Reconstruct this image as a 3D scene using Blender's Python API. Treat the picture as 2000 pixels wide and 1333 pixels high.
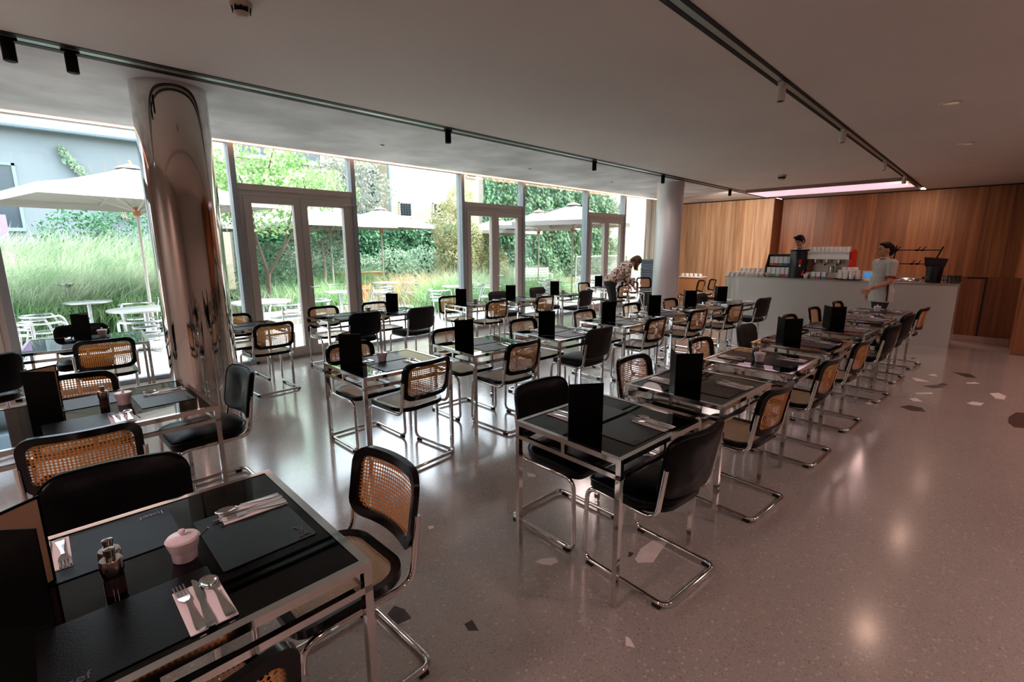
import bpy, math, random
import numpy as np
from mathutils import Vector, Matrix, Euler
random.seed(7)
rng = np.random.default_rng(11)
R = math.radians
sc = bpy.context.scene
col = sc.collection
for o in list(bpy.data.objects):
    bpy.data.objects.remove(o)

# ------------------------------------------------------------------ camera
F_PX, PITCH, ROLL, YAW, EYE = 933.8, R(11.06), R(-0.215), R(44.91), 1.659
cf = Vector((math.cos(YAW)*math.cos(PITCH), math.sin(YAW)*math.cos(PITCH), -math.sin(PITCH)))
cr = cf.cross(Vector((0, 0, 1))).normalized()
cu = cr.cross(cf)
cr2 = cr*math.cos(ROLL) + cu*math.sin(ROLL)
cu2 = cu*math.cos(ROLL) - cr*math.sin(ROLL)
cam_d = bpy.data.cameras.new('camera')
cam_d.sensor_fit = 'HORIZONTAL'; cam_d.sensor_width = 36.0
cam_d.lens = F_PX/2000*36.0
cam_d.clip_start = 0.05; cam_d.clip_end = 300
cam = bpy.data.objects.new('camera', cam_d); col.objects.link(cam)
mw = Matrix((cr2, cu2, -cf)).transposed().to_4x4(); mw.translation = (0, 0, EYE)
cam.matrix_world = mw
sc.camera = cam

# ------------------------------------------------------------------ sky, sun, exposure
sc.view_settings.view_transform = 'Standard'
sc.view_settings.look = 'None'
sc.view_settings.gamma = 1.0
sc.view_settings.use_curve_mapping = False
sc.view_settings.exposure = EXPOSURE = 0.0
try:
    cy = sc.cycles
    cy.max_bounces = 10; cy.diffuse_bounces = 4; cy.glossy_bounces = 5
    cy.transmission_bounces = 4; cy.transparent_max_bounces = 24
    cy.caustics_reflective = False; cy.caustics_refractive = False
    cy.sample_clamp_indirect = 6.0
except Exception:
    pass
world = bpy.data.worlds.new('sky'); sc.world = world
world.use_nodes = True
wn = world.node_tree; wn.nodes.clear()
w_out = wn.nodes.new('ShaderNodeOutputWorld')
w_bg = wn.nodes.new('ShaderNodeBackground')
w_sky = wn.nodes.new('ShaderNodeTexSky')
w_sky.sky_type = 'NISHITA'; w_sky.sun_disc = False
w_sky.sun_elevation = R(50); w_sky.sun_rotation = R(100)
w_sky.air_density = 1.0; w_sky.dust_density = 4.0; w_sky.ozone_density = 1.0
w_hs = wn.nodes.new('ShaderNodeHueSaturation'); w_hs.inputs['Saturation'].default_value = 0.40   # hazy bright sky
wn.links.new(w_sky.outputs[0], w_hs.inputs['Color']); wn.links.new(w_hs.outputs[0], w_bg.inputs[0])
w_bg.inputs[1].default_value = SKY_STRENGTH = 1.75
wn.links.new(w_bg.outputs[0], w_out.inputs[0])
sun_d = bpy.data.lights.new('sun', 'SUN'); sun_d.energy = 4.6; sun_d.angle = R(1.0)
sun_d.color = (1.0, 0.95, 0.86)
sun = bpy.data.objects.new('sun', sun_d); col.objects.link(sun)
sun.rotation_euler = Vector((-0.62, 0.12, -0.77)).to_track_quat('-Z', 'Y').to_euler()

# ------------------------------------------------------------------ materials
def lin(h):
    h = h.lstrip('#')
    v = [int(h[i:i+2], 16)/255 for i in (0, 2, 4)]
    return tuple(c/12.92 if c <= 0.04045 else ((c+0.055)/1.055)**2.4 for c in v) + (1.0,)

MATS = {}
def mat(name, hexc='#888888', rough=0.5, metal=0.0, spec=0.5, emit=None, estr=0.0, noise=None, bump=None, vary=None, brush=None):
    """procedural material; noise=(scale, hex2, amount), bump=(scale, strength), vary = per-object value jitter"""
    if name in MATS:
        return MATS[name]
    m = bpy.data.materials.new(name); m.use_nodes = True
    nt = m.node_tree; b = nt.nodes['Principled BSDF']
    b.inputs['Base Color'].default_value = lin(hexc)
    b.inputs['Roughness'].default_value = rough
    b.inputs['Metallic'].default_value = metal
    b.inputs['Specular IOR Level'].default_value = spec
    src = None
    tc = nt.nodes.new('ShaderNodeTexCoord')
    if noise:
        n = nt.nodes.new('ShaderNodeTexNoise'); n.inputs['Scale'].default_value = noise[0]
        n.inputs['Detail'].default_value = 5
        nt.links.new(tc.outputs['Object'], n.inputs['Vector'])
        mx = nt.nodes.new('ShaderNodeMix'); mx.data_type = 'RGBA'
        mx.inputs['A'].default_value = lin(hexc); mx.inputs['B'].default_value = lin(noise[1])
        mr = nt.nodes.new('ShaderNodeMapRange')
        mr.inputs['From Min'].default_value = 0.35; mr.inputs['From Max'].default_value = 0.65
        mr.inputs['To Max'].default_value = noise[2]
        nt.links.new(n.outputs['Fac'], mr.inputs['Value'])
        nt.links.new(mr.outputs['Result'], mx.inputs['Factor'])
        src = mx.outputs['Result']
    if vary:
        oi = nt.nodes.new('ShaderNodeObjectInfo')
        hs = nt.nodes.new('ShaderNodeHueSaturation')
        mr2 = nt.nodes.new('ShaderNodeMapRange')
        mr2.inputs['To Min'].default_value = 1-vary; mr2.inputs['To Max'].default_value = 1+vary
        nt.links.new(oi.outputs['Random'], mr2.inputs['Value'])
        nt.links.new(mr2.outputs['Result'], hs.inputs['Value'])
        if src is not None: nt.links.new(src, hs.inputs['Color'])
        else: hs.inputs['Color'].default_value = lin(hexc)
        src = hs.outputs['Color']
    if src is not None:
        nt.links.new(src, b.inputs['Base Color'])
    if bump:
        n2 = nt.nodes.new('ShaderNodeTexNoise'); n2.inputs['Scale'].default_value = bump[0]; n2.inputs['Detail'].default_value = 4
        nt.links.new(tc.outputs['Object'], n2.inputs['Vector'])
        bp = nt.nodes.new('ShaderNodeBump'); bp.inputs['Strength'].default_value = bump[1]; bp.inputs['Distance'].default_value = 0.01
        nt.links.new(n2.outputs['Fac'], bp.inputs['Height'])
        nt.links.new(bp.outputs['Normal'], b.inputs['Normal'])
    if emit:
        b.inputs['Emission Color'].default_value = lin(emit); b.inputs['Emission Strength'].default_value = estr
    MATS[name] = m
    return m

def wood(name, dark, mid, light, rough=0.45, stretch=(9, 9, 0.35), vary=0.18):
    m = bpy.data.materials.new(name); m.use_nodes = True; MATS[name] = m
    nt = m.node_tree; b = nt.nodes['Principled BSDF']; b.inputs['Roughness'].default_value = rough
    tc = nt.nodes.new('ShaderNodeTexCoord'); mp = nt.nodes.new('ShaderNodeMapping')
    mp.inputs['Scale'].default_value = stretch
    oi = nt.nodes.new('ShaderNodeObjectInfo')
    cmb = nt.nodes.new('ShaderNodeCombineXYZ')
    mul = nt.nodes.new('ShaderNodeMath'); mul.operation = 'MULTIPLY'; mul.inputs[1].default_value = 37.0
    nt.links.new(oi.outputs['Random'], mul.inputs[0])
    for k in range(3): nt.links.new(mul.outputs[0], cmb.inputs[k])
    nt.links.new(cmb.outputs[0], mp.inputs['Location'])
    nt.links.new(tc.outputs['Object'], mp.inputs['Vector'])
    n = nt.nodes.new('ShaderNodeTexNoise'); n.inputs['Scale'].default_value = 1.4; n.inputs['Detail'].default_value = 6; n.inputs['Distortion'].default_value = 0.6
    nt.links.new(mp.outputs[0], n.inputs['Vector'])
    rp = nt.nodes.new('ShaderNodeValToRGB')
    e = rp.color_ramp.elements
    e[0].position = 0.3; e[0].color = lin(dark); e[1].position = 0.7; e[1].color = lin(light)
    x = e.new(0.5); x.color = lin(mid)
    nt.links.new(n.outputs['Fac'], rp.inputs[0])
    hs = nt.nodes.new('ShaderNodeHueSaturation'); mr = nt.nodes.new('ShaderNodeMapRange')
    mr.inputs['To Min'].default_value = 1-vary; mr.inputs['To Max'].default_value = 1+vary
    nt.links.new(oi.outputs['Random'], mr.inputs['Value']); nt.links.new(mr.outputs[0], hs.inputs['Value'])
    nt.links.new(rp.outputs[0], hs.inputs['Color']); nt.links.new(hs.outputs[0], b.inputs['Base Color'])
    return m

def leaf_mat(name, c1, c2, c3, scale=3.0, trans=0.35):
    m = bpy.data.materials.new(name); m.use_nodes = True; MATS[name] = m
    nt = m.node_tree; b = nt.nodes['Principled BSDF']; out = nt.nodes['Material Output']
    b.inputs['Roughness'].default_value = 0.55
    geo = nt.nodes.new('ShaderNodeNewGeometry')
    n = nt.nodes.new('ShaderNodeTexNoise'); n.inputs['Scale'].default_value = scale; n.inputs['Detail'].default_value = 8
    nt.links.new(geo.outputs['Position'], n.inputs['Vector'])
    rp = nt.nodes.new('ShaderNodeValToRGB'); e = rp.color_ramp.elements
    e[0].position = 0.32; e[0].color = lin(c1); e[1].position = 0.66; e[1].color = lin(c3)
    x = e.new(0.5); x.color = lin(c2)
    nt.links.new(n.outputs['Fac'], rp.inputs[0]); nt.links.new(rp.outputs[0], b.inputs['Base Color'])
    t = nt.nodes.new('ShaderNodeBsdfTranslucent'); nt.links.new(rp.outputs[0], t.inputs['Color'])
    mx = nt.nodes.new('ShaderNodeMixShader'); mx.inputs[0].default_value = trans
    nt.links.new(b.outputs[0], mx.inputs[1]); nt.links.new(t.outputs[0], mx.inputs[2])
    nt.links.new(mx.outputs[0], out.inputs['Surface'])
    return m

def glass_mat(name, tint='#f4fbf8', refl=1.0):
    """window glass: clear, with a Fresnel reflection"""
    m = bpy.data.materials.new(name); m.use_nodes = True; MATS[name] = m
    nt = m.node_tree; nt.nodes.clear()
    out = nt.nodes.new('ShaderNodeOutputMaterial')
    tr = nt.nodes.new('ShaderNodeBsdfTransparent'); tr.inputs[0].default_value = lin(tint)
    gl = nt.nodes.new('ShaderNodeBsdfGlossy'); gl.inputs['Roughness'].default_value = 0.0
    fr = nt.nodes.new('ShaderNodeFresnel'); fr.inputs[0].default_value = 1.45
    mx = nt.nodes.new('ShaderNodeMixShader')
    mul = nt.nodes.new('ShaderNodeMath'); mul.operation = 'MULTIPLY'; mul.inputs[1].default_value = refl
    nt.links.new(fr.outputs[0], mul.inputs[0]); nt.links.new(mul.outputs[0], mx.inputs[0])
    nt.links.new(tr.outputs[0], mx.inputs[1]); nt.links.new(gl.outputs[0], mx.inputs[2])
    nt.links.new(mx.outputs[0], out.inputs[0])
    return m

def cane_mat(name, c1, c2, cell, eye=0.30):
    """woven cane: open octagonal eyes between strands (UV in metres)"""
    m = bpy.data.materials.new(name); m.use_nodes = True; MATS[name] = m
    nt = m.node_tree; b = nt.nodes['Principled BSDF']; out = nt.nodes['Material Output']
    b.inputs['Roughness'].default_value = 0.45
    uv = nt.nodes.new('ShaderNodeUVMap')
    sep = nt.nodes.new('ShaderNodeSeparateXYZ'); nt.links.new(uv.outputs[0], sep.inputs[0])
    def M(op, a, v=None, w=None):
        q = nt.nodes.new('ShaderNodeMath'); q.operation = op
        for i, s in enumerate((a, v, w)):
            if s is None: continue
            if isinstance(s, (int, float)): q.inputs[i].default_value = s
            else: nt.links.new(s, q.inputs[i])
        return q.outputs[0]
    fx = M('SUBTRACT', M('FRACT', M('DIVIDE', sep.outputs[0], cell)), 0.5)
    fy = M('SUBTRACT', M('FRACT', M('DIVIDE', sep.outputs[1], cell)), 0.5)
    ax, ay = M('ABSOLUTE', fx), M('ABSOLUTE', fy)
    octd = M('MAXIMUM', M('MAXIMUM', ax, ay), M('MULTIPLY', M('ADD', ax, ay), 0.72))
    hole = M('LESS_THAN', octd, eye)
    n = nt.nodes.new('ShaderNodeTexNoise'); n.inputs['Scale'].default_value = 60
    nt.links.new(uv.outputs[0], n.inputs['Vector'])
    mx = nt.nodes.new('ShaderNodeMix'); mx.data_type = 'RGBA'
    mx.inputs['A'].default_value = lin(c1); mx.inputs['B'].default_value = lin(c2)
    nt.links.new(n.outputs['Fac'], mx.inputs['Factor']); nt.links.new(mx.outputs['Result'], b.inputs['Base Color'])
    bp = nt.nodes.new('ShaderNodeBump'); bp.inputs['Strength'].default_value = 0.5; bp.inputs['Distance'].default_value = 0.002
    nt.links.new(octd, bp.inputs['Height']); nt.links.new(bp.outputs[0], b.inputs['Normal'])
    tl = nt.nodes.new('ShaderNodeBsdfTranslucent'); nt.links.new(mx.outputs['Result'], tl.inputs['Color'])
    m0 = nt.nodes.new('ShaderNodeMixShader'); m0.inputs[0].default_value = 0.3
    nt.links.new(b.outputs[0], m0.inputs[1]); nt.links.new(tl.outputs[0], m0.inputs[2])
    t = nt.nodes.new('ShaderNodeBsdfTransparent'); ms = nt.nodes.new('ShaderNodeMixShader')
    nt.links.new(hole, ms.inputs[0]); nt.links.new(m0.outputs[0], ms.inputs[1]); nt.links.new(t.outputs[0], ms.inputs[2])
    nt.links.new(ms.outputs[0], out.inputs['Surface'])
    return m

# ------------------------------------------------------------------ mesh collector
class MB:
    def __init__(s):
        s.v = []; s.f = []; s.mi = []; s.sm = []; s.uv = {}
    def add(s, vs, fs, m=0, smooth=False, uvs=None):
        o = len(s.v); s.v += [tuple(q) for q in vs]
        for k, f in enumerate(fs):
            if uvs is not None: s.uv[len(s.f)] = [uvs[i] for i in f]
            s.f.append(tuple(i+o for i in f)); s.mi.append(m); s.sm.append(smooth)
    def box(s, x0, y0, z0, x1, y1, z1, m=0):
        if x0 > x1: x0, x1 = x1, x0
        if y0 > y1: y0, y1 = y1, y0
        if z0 > z1: z0, z1 = z1, z0
        s.add([(x0,y0,z0),(x1,y0,z0),(x1,y1,z0),(x0,y1,z0),(x0,y0,z1),(x1,y0,z1),(x1,y1,z1),(x0,y1,z1)],
              [(0,3,2,1),(4,5,6,7),(0,1,5,4),(1,2,6,5),(2,3,7,6),(3,0,4,7)], m)
        return s
    def bar(s, p0, p1, w, h, m=0, up=(0,0,1)):
        p0, p1 = Vector(p0), Vector(p1); d = (p1-p0).normalized(); u = Vector(up)
        if abs(d.dot(u)) > 0.99: u = Vector((0,1,0))
        a = d.cross(u).normalized()*w/2; b = a.cross(d).normalized()*h/2
        vs = [p+q for p in (p0, p1) for q in (-a-b, a-b, a+b, -a+b)]
        s.add(vs, [(0,1,2,3),(7,6,5,4),(0,4,5,1),(1,5,6,2),(2,6,7,3),(3,7,4,0)], m); return s
    def tube(s, pts, r, n=8, closed=False, m=0, smooth=True, cap=True):
        P = [Vector(p) for p in pts]; N = len(P)
        rs = r if isinstance(r, (list, tuple)) else [r]*N
        T = []
        for i in range(N):
            a = P[(i-1) % N] if (closed or i > 0) else P[i]; b = P[(i+1) % N] if (closed or i < N-1) else P[i]
            T.append((b-a).normalized())
        u = T[0].orthogonal().normalized(); vs = []
        for i in range(N):
            u = (u - T[i]*u.dot(T[i])).normalized(); w = T[i].cross(u)
            for k in range(n):
                t = 2*math.pi*k/n
                vs.append(P[i] + (u*math.cos(t)+w*math.sin(t))*rs[i])
        fs = []
        for i in range(N if closed else N-1):
            j = (i+1) % N
            for k in range(n):
                l = (k+1) % n; fs.append((i*n+k, i*n+l, j*n+l, j*n+k))
        s.add(vs, fs, m, smooth)
        if cap and not closed:
            s.add(vs[:n], [tuple(range(n-1, -1, -1))], m); s.add(vs[-n:], [tuple(range(n))], m)
        return s
    def lathe(s, prof, n=16, c=(0,0,0), m=0, smooth=True):
        vs = []; fs = []; L = len(prof)
        for r, z in prof:
            for k in range(n):
                t = 2*math.pi*k/n; vs.append((c[0]+r*math.cos(t), c[1]+r*math.sin(t), c[2]+z))
        for i in range(L-1):
            for k in range(n):
                l = (k+1) % n; fs.append((i*n+k, i*n+l, (i+1)*n+l, (i+1)*n+k))
        s.add(vs, fs, m, smooth)
        if prof[0][0] > 1e-5: s.add(vs[:n], [tuple(range(n-1, -1, -1))], m)
        if prof[-1][0] > 1e-5: s.add(vs[-n:], [tuple(range(n))], m)
        return s
    def prism(s, poly, z0, z1, m=0, M=None):
        n = len(poly); vs = [(x, y, z0) for x, y in poly] + [(x, y, z1) for x, y in poly]
        if M: vs = [M(v) for v in vs]
        s.add(vs, [tuple(range(n-1, -1, -1)), tuple(range(n, 2*n))] + [(i, (i+1) % n, n+(i+1) % n, n+i) for i in range(n)], m)
        return s
    def ell(s, c, r, nu=14, nv=9, m=0, rot=None, smooth=True):
        vs = []; fs = []
        for i in range(nv+1):
            p = math.pi*i/nv
            for k in range(nu):
                t = 2*math.pi*k/nu
                q = Vector((r[0]*math.sin(p)*math.cos(t), r[1]*math.sin(p)*math.sin(t), -r[2]*math.cos(p)))
                if rot is not None: q = rot @ q
                vs.append(Vector(c)+q)
        for i in range(nv):
            for k in range(nu):
                l = (k+1) % nu; fs.append((i*nu+k, i*nu+l, (i+1)*nu+l, (i+1)*nu+k))
        s.add(vs, fs, m, smooth); return s
    def cap(s, p0, r0, p1, r1, n=10, m=0):
        """tapered capsule"""
        p0, p1 = Vector(p0), Vector(p1); d = (p1-p0)
        if d.length < 1e-6: d = Vector((0,0,1e-3))
        d.normalize(); pts = []; rs = []
        for a in (-80, -50, -20): pts.append(p0+d*r0*math.sin(R(a))); rs.append(r0*math.cos(R(a)))
        for a in (20, 50, 80): pts.append(p1+d*r1*math.sin(R(a))); rs.append(r1*math.cos(R(a)))
        s.tube(pts, rs, n, m=m); return s
    def mesh(s, name, mats, sharp=40):
        me = bpy.data.meshes.new(name)
        me.from_pydata(s.v, [], s.f)
        for q in (mats if isinstance(mats, (list, tuple)) else [mats]): me.materials.append(q)
        me.polygons.foreach_set('material_index', s.mi); me.polygons.foreach_set('use_smooth', s.sm)
        if s.uv:
            l = me.uv_layers.new(name='UVMap'); d = [0.0]*(2*len(me.loops))
            for p in me.polygons:
                if p.index in s.uv:
                    for k, li in enumerate(p.loop_indices): d[2*li], d[2*li+1] = s.uv[p.index][k]
            l.data.foreach_set('uv', d)
        me.update()
        if any(s.sm): me.set_sharp_from_angle(angle=R(sharp))
        return me
    def build(s, name, mats, parent=None, loc=None, rz=0.0, sharp=40):
        o = bpy.data.objects.new(name, s.mesh(name, mats, sharp)); col.objects.link(o)
        if parent is not None: o.parent = parent
        if loc is not None: o.location = loc
        o.rotation_euler.z = rz
        return o

def tag(o, label=None, cat=None, group=None, kind=None):
    if label: o['label'] = label
    if cat: o['category'] = cat
    if group: o['group'] = group
    if kind: o['kind'] = kind
    return o
def empty(name, loc=(0,0,0), rz=0.0):
    o = bpy.data.objects.new(name, None); col.objects.link(o)
    o.empty_display_size = 0.1; o.location = loc; o.rotation_euler.z = rz
    return o
def link_mesh(name, me, parent=None, loc=(0,0,0), rz=0.0):
    o = bpy.data.objects.new(name, me); col.objects.link(o); o.parent = parent
    o.location = loc; o.rotation_euler.z = rz
    return o
def copy_tree(o, parent=None):
    c = o.copy(); col.objects.link(c); c.parent = parent
    for ch in list(o.children): copy_tree(ch, c)
    return c
def place(proto, used, loc, rz, label, group=None, scale=None):
    """first call moves the prototype itself, later calls copy it with its parts"""
    o = proto if not used else copy_tree(proto)
    used.append(o)
    o.location = loc; o.rotation_euler.z = rz
    if scale: o.scale = scale
    o['label'] = label
    if group: o['group'] = group
    return o
def fillet(pts, rad, n=5):
    P = [Vector(p) for p in pts]; out = [P[0]]
    for i in range(1, len(P)-1):
        a, b, c = P[i-1], P[i], P[i+1]
        r = rad[i] if isinstance(rad, (list, tuple)) else rad
        d1 = (a-b).normalized(); d2 = (c-b).normalized()
        ang = d1.angle(d2); t = min(r/math.tan(ang/2), (a-b).length*0.49, (c-b).length*0.49)
        p, q = b+d1*t, b+d2*t
        for k in range(n+1):
            s = k/n; out.append(p*(1-s)**2 + b*2*s*(1-s) + q*s*s)
    out.append(P[-1]); return out
def rrect(w, h, r, n=5):
    """rounded rectangle outline, counter-clockwise; r = one radius or (bottom, top)"""
    rb, rt = r if isinstance(r, tuple) else (r, r)
    out = []
    for cx, cy, a, q in ((w/2-rb, -h/2+rb, -90, rb), (w/2-rt, h/2-rt, 0, rt), (-w/2+rt, h/2-rt, 90, rt), (-w/2+rb, -h/2+rb, 180, rb)):
        for k in range(n+1):
            t = R(a+90*k/n); out.append((cx+q*math.cos(t), cy+q*math.sin(t)))
    return out
def spot(name, loc, aim, watts, angle=70, blend=0.6, color=(1,.8,.65), size=0.04, parent=None):
    d = bpy.data.lights.new(name, 'SPOT'); d.energy = watts; d.spot_size = R(angle); d.spot_blend = blend
    d.color = color; d.shadow_soft_size = size
    o = bpy.data.objects.new(name, d); col.objects.link(o); o.location = loc
    o.rotation_euler = (Vector(aim)-Vector(loc)).to_track_quat('-Z', 'Y').to_euler()
    return o
# ------------------------------------------------------------------ room materials
def terrazzo():
    m = bpy.data.materials.new('terrazzo'); m.use_nodes = True; MATS['terrazzo'] = m
    nt = m.node_tree; b = nt.nodes['Principled BSDF']
    tc = nt.nodes.new('ShaderNodeTexCoord')
    base = None
    def vor(scale, thr, seed):
        v = nt.nodes.new('ShaderNodeTexVoronoi'); v.inputs['Scale'].default_value = scale
        mp = nt.nodes.new('ShaderNodeMapping'); mp.inputs['Location'].default_value = (seed, seed*2, 0)
        nt.links.new(tc.outputs['Object'], mp.inputs['Vector']); nt.links.new(mp.outputs[0], v.inputs['Vector'])
        sp = nt.nodes.new('ShaderNodeSeparateColor'); nt.links.new(v.outputs['Color'], sp.inputs[0])
        c = nt.nodes.new('ShaderNodeMath'); c.operation = 'GREATER_THAN'; c.inputs[1].default_value = thr
        nt.links.new(sp.outputs[0], c.inputs[0])
        d = nt.nodes.new('ShaderNodeMath'); d.operation = 'LESS_THAN'; d.inputs[1].default_value = 0.45
        nt.links.new(v.outputs['Distance'], d.inputs[0])
        k = nt.nodes.new('ShaderNodeMath'); k.operation = 'MULTIPLY'
        nt.links.new(c.outputs[0], k.inputs[0]); nt.links.new(d.outputs[0], k.inputs[1])
        return k.outputs[0]
    n = nt.nodes.new('ShaderNodeTexNoise'); n.inputs['Scale'].default_value = 1.2; n.inputs['Detail'].default_value = 4
    nt.links.new(tc.outputs['Object'], n.inputs['Vector'])
    mx = nt.nodes.new('ShaderNodeMix'); mx.data_type = 'RGBA'
    mx.inputs['A'].default_value = lin('#99918a'); mx.inputs['B'].default_value = lin('#aaa39c')
    nt.links.new(n.outputs['Fac'], mx.inputs['Factor'])
    cur = mx.outputs['Result']
    for scale, thr, colr, amt, seed in ((170, 0.80, '#c9beb6', 0.55, 3.1), (120, 0.86, '#4f4742', 0.4, 8.7), (62, 0.93, '#cfc4bc', 0.5, 1.7)):
        q = nt.nodes.new('ShaderNodeMix'); q.data_type = 'RGBA'
        nt.links.new(cur, q.inputs['A']); q.inputs['B'].default_value = lin(colr)
        f = nt.nodes.new('ShaderNodeMath'); f.operation = 'MULTIPLY'; f.inputs[1].default_value = amt
        nt.links.new(vor(scale, thr, seed), f.inputs[0]); nt.links.new(f.outputs[0], q.inputs['Factor'])
        cur = q.outputs['Result']
    nt.links.new(cur, b.inputs['Base Color'])
    n2 = nt.nodes.new('ShaderNodeTexNoise'); n2.inputs['Scale'].default_value = 2.2; n2.inputs['Detail'].default_value = 5
    nt.links.new(tc.outputs['Object'], n2.inputs['Vector'])
    mr = nt.nodes.new('ShaderNodeMapRange'); mr.inputs['To Min'].default_value = 0.16; mr.inputs['To Max'].default_value = 0.27
    nt.links.new(n2.outputs['Fac'], mr.inputs['Value']); nt.links.new(mr.outputs[0], b.inputs['Roughness'])
    b.inputs['Specular IOR Level'].default_value = 0.7; b.inputs['IOR'].default_value = 1.6
    b.inputs['Coat Weight'].default_value = 1.0; b.inputs['Coat IOR'].default_value = 1.6; b.inputs['Coat Roughness'].default_value = 0.14
    return m
terrazzo()
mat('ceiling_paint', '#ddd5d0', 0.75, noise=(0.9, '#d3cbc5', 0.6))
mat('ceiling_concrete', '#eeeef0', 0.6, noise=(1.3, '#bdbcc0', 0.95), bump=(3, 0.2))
mat('plaster_wall', '#b5aaa4', 0.8)
mat('frame_metal', '#c2b9b1', 0.5, 0.0)
mat('mullion_metal', '#9ba2a6', 0.45, 0.1)
mat('black_metal', '#0c0c0c', 0.6, spec=0.15)
mat('rail_light', '#8e9a94', 0.35, 0.7)
mat('white_plastic', '#cfc8bf', 0.45)
mat('cream_plastic', '#b5a896', 0.5)
mat('chrome', '#d6d3d0', 0.07, 1.0)
mat('column_steel', '#c3bdb6', 0.06, 1.0, noise=(0.7, '#cfc9c3', 0.6), bump=(0.55, 0.10))
mat('column_satin', '#d6d2d4', 0.42, 0.55)
mat('steel', '#bdb7b0', 0.25, 1.0)
wood('oak_panel', '#9c7350', '#bb9571', '#d0ae8c', 0.42, (7, 7, 0.3), 0.16)
wood('oak_dark', '#6f3f22', '#8a5430', '#a06a40', 0.42, (7, 7, 0.3), 0.2)
mat('skirting', '#c4a79c', 0.6)
mat('shadow_gap', '#1a1614', 0.8)
mat('stone_white', '#e6dcd6', 0.2, noise=(12, '#d3c6c0', 0.6))
mat('stone_dark', '#4d423e', 0.2, noise=(14, '#3a302d', 0.6))
mat('led_warm', '#ffd9c4', 0.5, emit='#ffb493', estr=3.2)
mat('light_panel_diffuser', '#fff0f2', 0.5, emit='#ffd6ea', estr=0.85)
glass_mat('window_glass', '#f6faf9', 0.4)
leaf_mat('curtain_cloth', '#d8cfc4', '#e4dbd0', '#ece4da', 0.5, 0.6)
HC = 3.05; YW = 7.5; XB = 15.4; XR = 16.1

# ------------------------------------------------------------------ floor with its big terrazzo chips
floor = MB().box(-4.2, -4.6, -0.2, 16.3, YW+0.06, 0.0).build('floor', MATS['terrazzo']); tag(floor, kind='structure')
CHIPS = [
('w',[(2.104,1.165),(2.212,1.19),(2.328,1.181),(2.368,1.113),(2.263,1.099),(2.151,1.081),(2.089,1.137)]),
('w',[(1.705,1.539),(1.758,1.523),(1.809,1.483),(1.798,1.445),(1.747,1.455),(1.719,1.496)]),
('w',[(1.615,.919),(1.613,.893),(1.588,.858),(1.57,.891)]),('w',[(1.5,2.221),(1.529,2.207),(1.517,2.181),(1.486,2.19)]),
('w',[(2.437,2.272),(2.459,2.214),(2.434,2.182),(2.395,2.222)]),('d',[(1.164,1.469),(1.206,1.465),(1.185,1.395),(1.153,1.427)]),
('d',[(.94,1.762),(1.004,1.792),(1.025,1.738),(1.018,1.669),(.948,1.68)]),('d',[(6.277,.503),(6.411,.437),(6.395,.335),(6.26,.292),(6.199,.4)]),
('d',[(7.447,.415),(7.624,.296),(7.545,.221),(7.393,.317)]),('d',[(7.658,.293),(7.769,.243),(7.69,.197),(7.601,.257)]),
('d',[(8.559,.207),(8.586,.028),(8.371,-.04),(8.334,.069)]),('d',[(6.632,-.304),(6.875,-.361),(6.921,-.452),(6.321,-.433),(6.278,-.333),(6.41,-.298)]),
('w',[(7.826,.557),(7.831,.482),(7.736,.375),(7.656,.491)]),('w',[(8.134,.421),(8.261,.363),(8.126,.319)]),
('w',[(7.012,.446),(7.172,.31),(7.103,.296),(6.974,.429)]),('w',[(6.697,.47),(6.78,.412),(6.664,.35),(6.621,.419)]),
('w',[(7.982,.057),(8.1,-.032),(8.046,-.074),(7.942,.032)]),('w',[(7.577,-.163),(7.673,-.234),(7.571,-.295),(7.377,-.281),(7.362,-.213)]),
('w',[(6.924,.008),(7.04,-.037),(7.053,-.124),(6.91,-.099),(6.892,-.032)]),('d',[(9.215,.704),(9.345,.668),(9.224,.645),(9.14,.685)]),
('w',[(6.17,.782),(6.272,.753),(6.214,.713),(6.138,.741)]),('d',[(2.096,1.203),(2.14,1.222),(2.147,1.196),(2.11,1.192)])]
for k, pl in CHIPS:
    a = sum(pl[i][0]*pl[(i+1)%len(pl)][1]-pl[(i+1)%len(pl)][0]*pl[i][1] for i in range(len(pl)))
    if a < 0: pl = pl[::-1]
    MB().prism(pl, -0.01, 0.0012).build('stone_chip', MATS['stone_white' if k == 'w' else 'stone_dark'], floor)

# ------------------------------------------------------------------ ceiling
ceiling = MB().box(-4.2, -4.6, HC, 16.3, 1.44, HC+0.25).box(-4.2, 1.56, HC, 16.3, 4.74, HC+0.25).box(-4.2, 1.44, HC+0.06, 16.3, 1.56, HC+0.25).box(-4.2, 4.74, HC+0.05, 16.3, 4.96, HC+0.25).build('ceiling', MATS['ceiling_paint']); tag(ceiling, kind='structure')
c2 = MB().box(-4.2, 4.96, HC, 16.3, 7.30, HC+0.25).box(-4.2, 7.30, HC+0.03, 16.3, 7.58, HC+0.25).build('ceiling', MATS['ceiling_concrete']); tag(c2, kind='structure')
t = MB().box(-4.0, 7.31, HC-0.012, 13.6, 7.36, HC+0.03).build('trim_1', MATS['led_warm']); tag(t, kind='structure')

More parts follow.
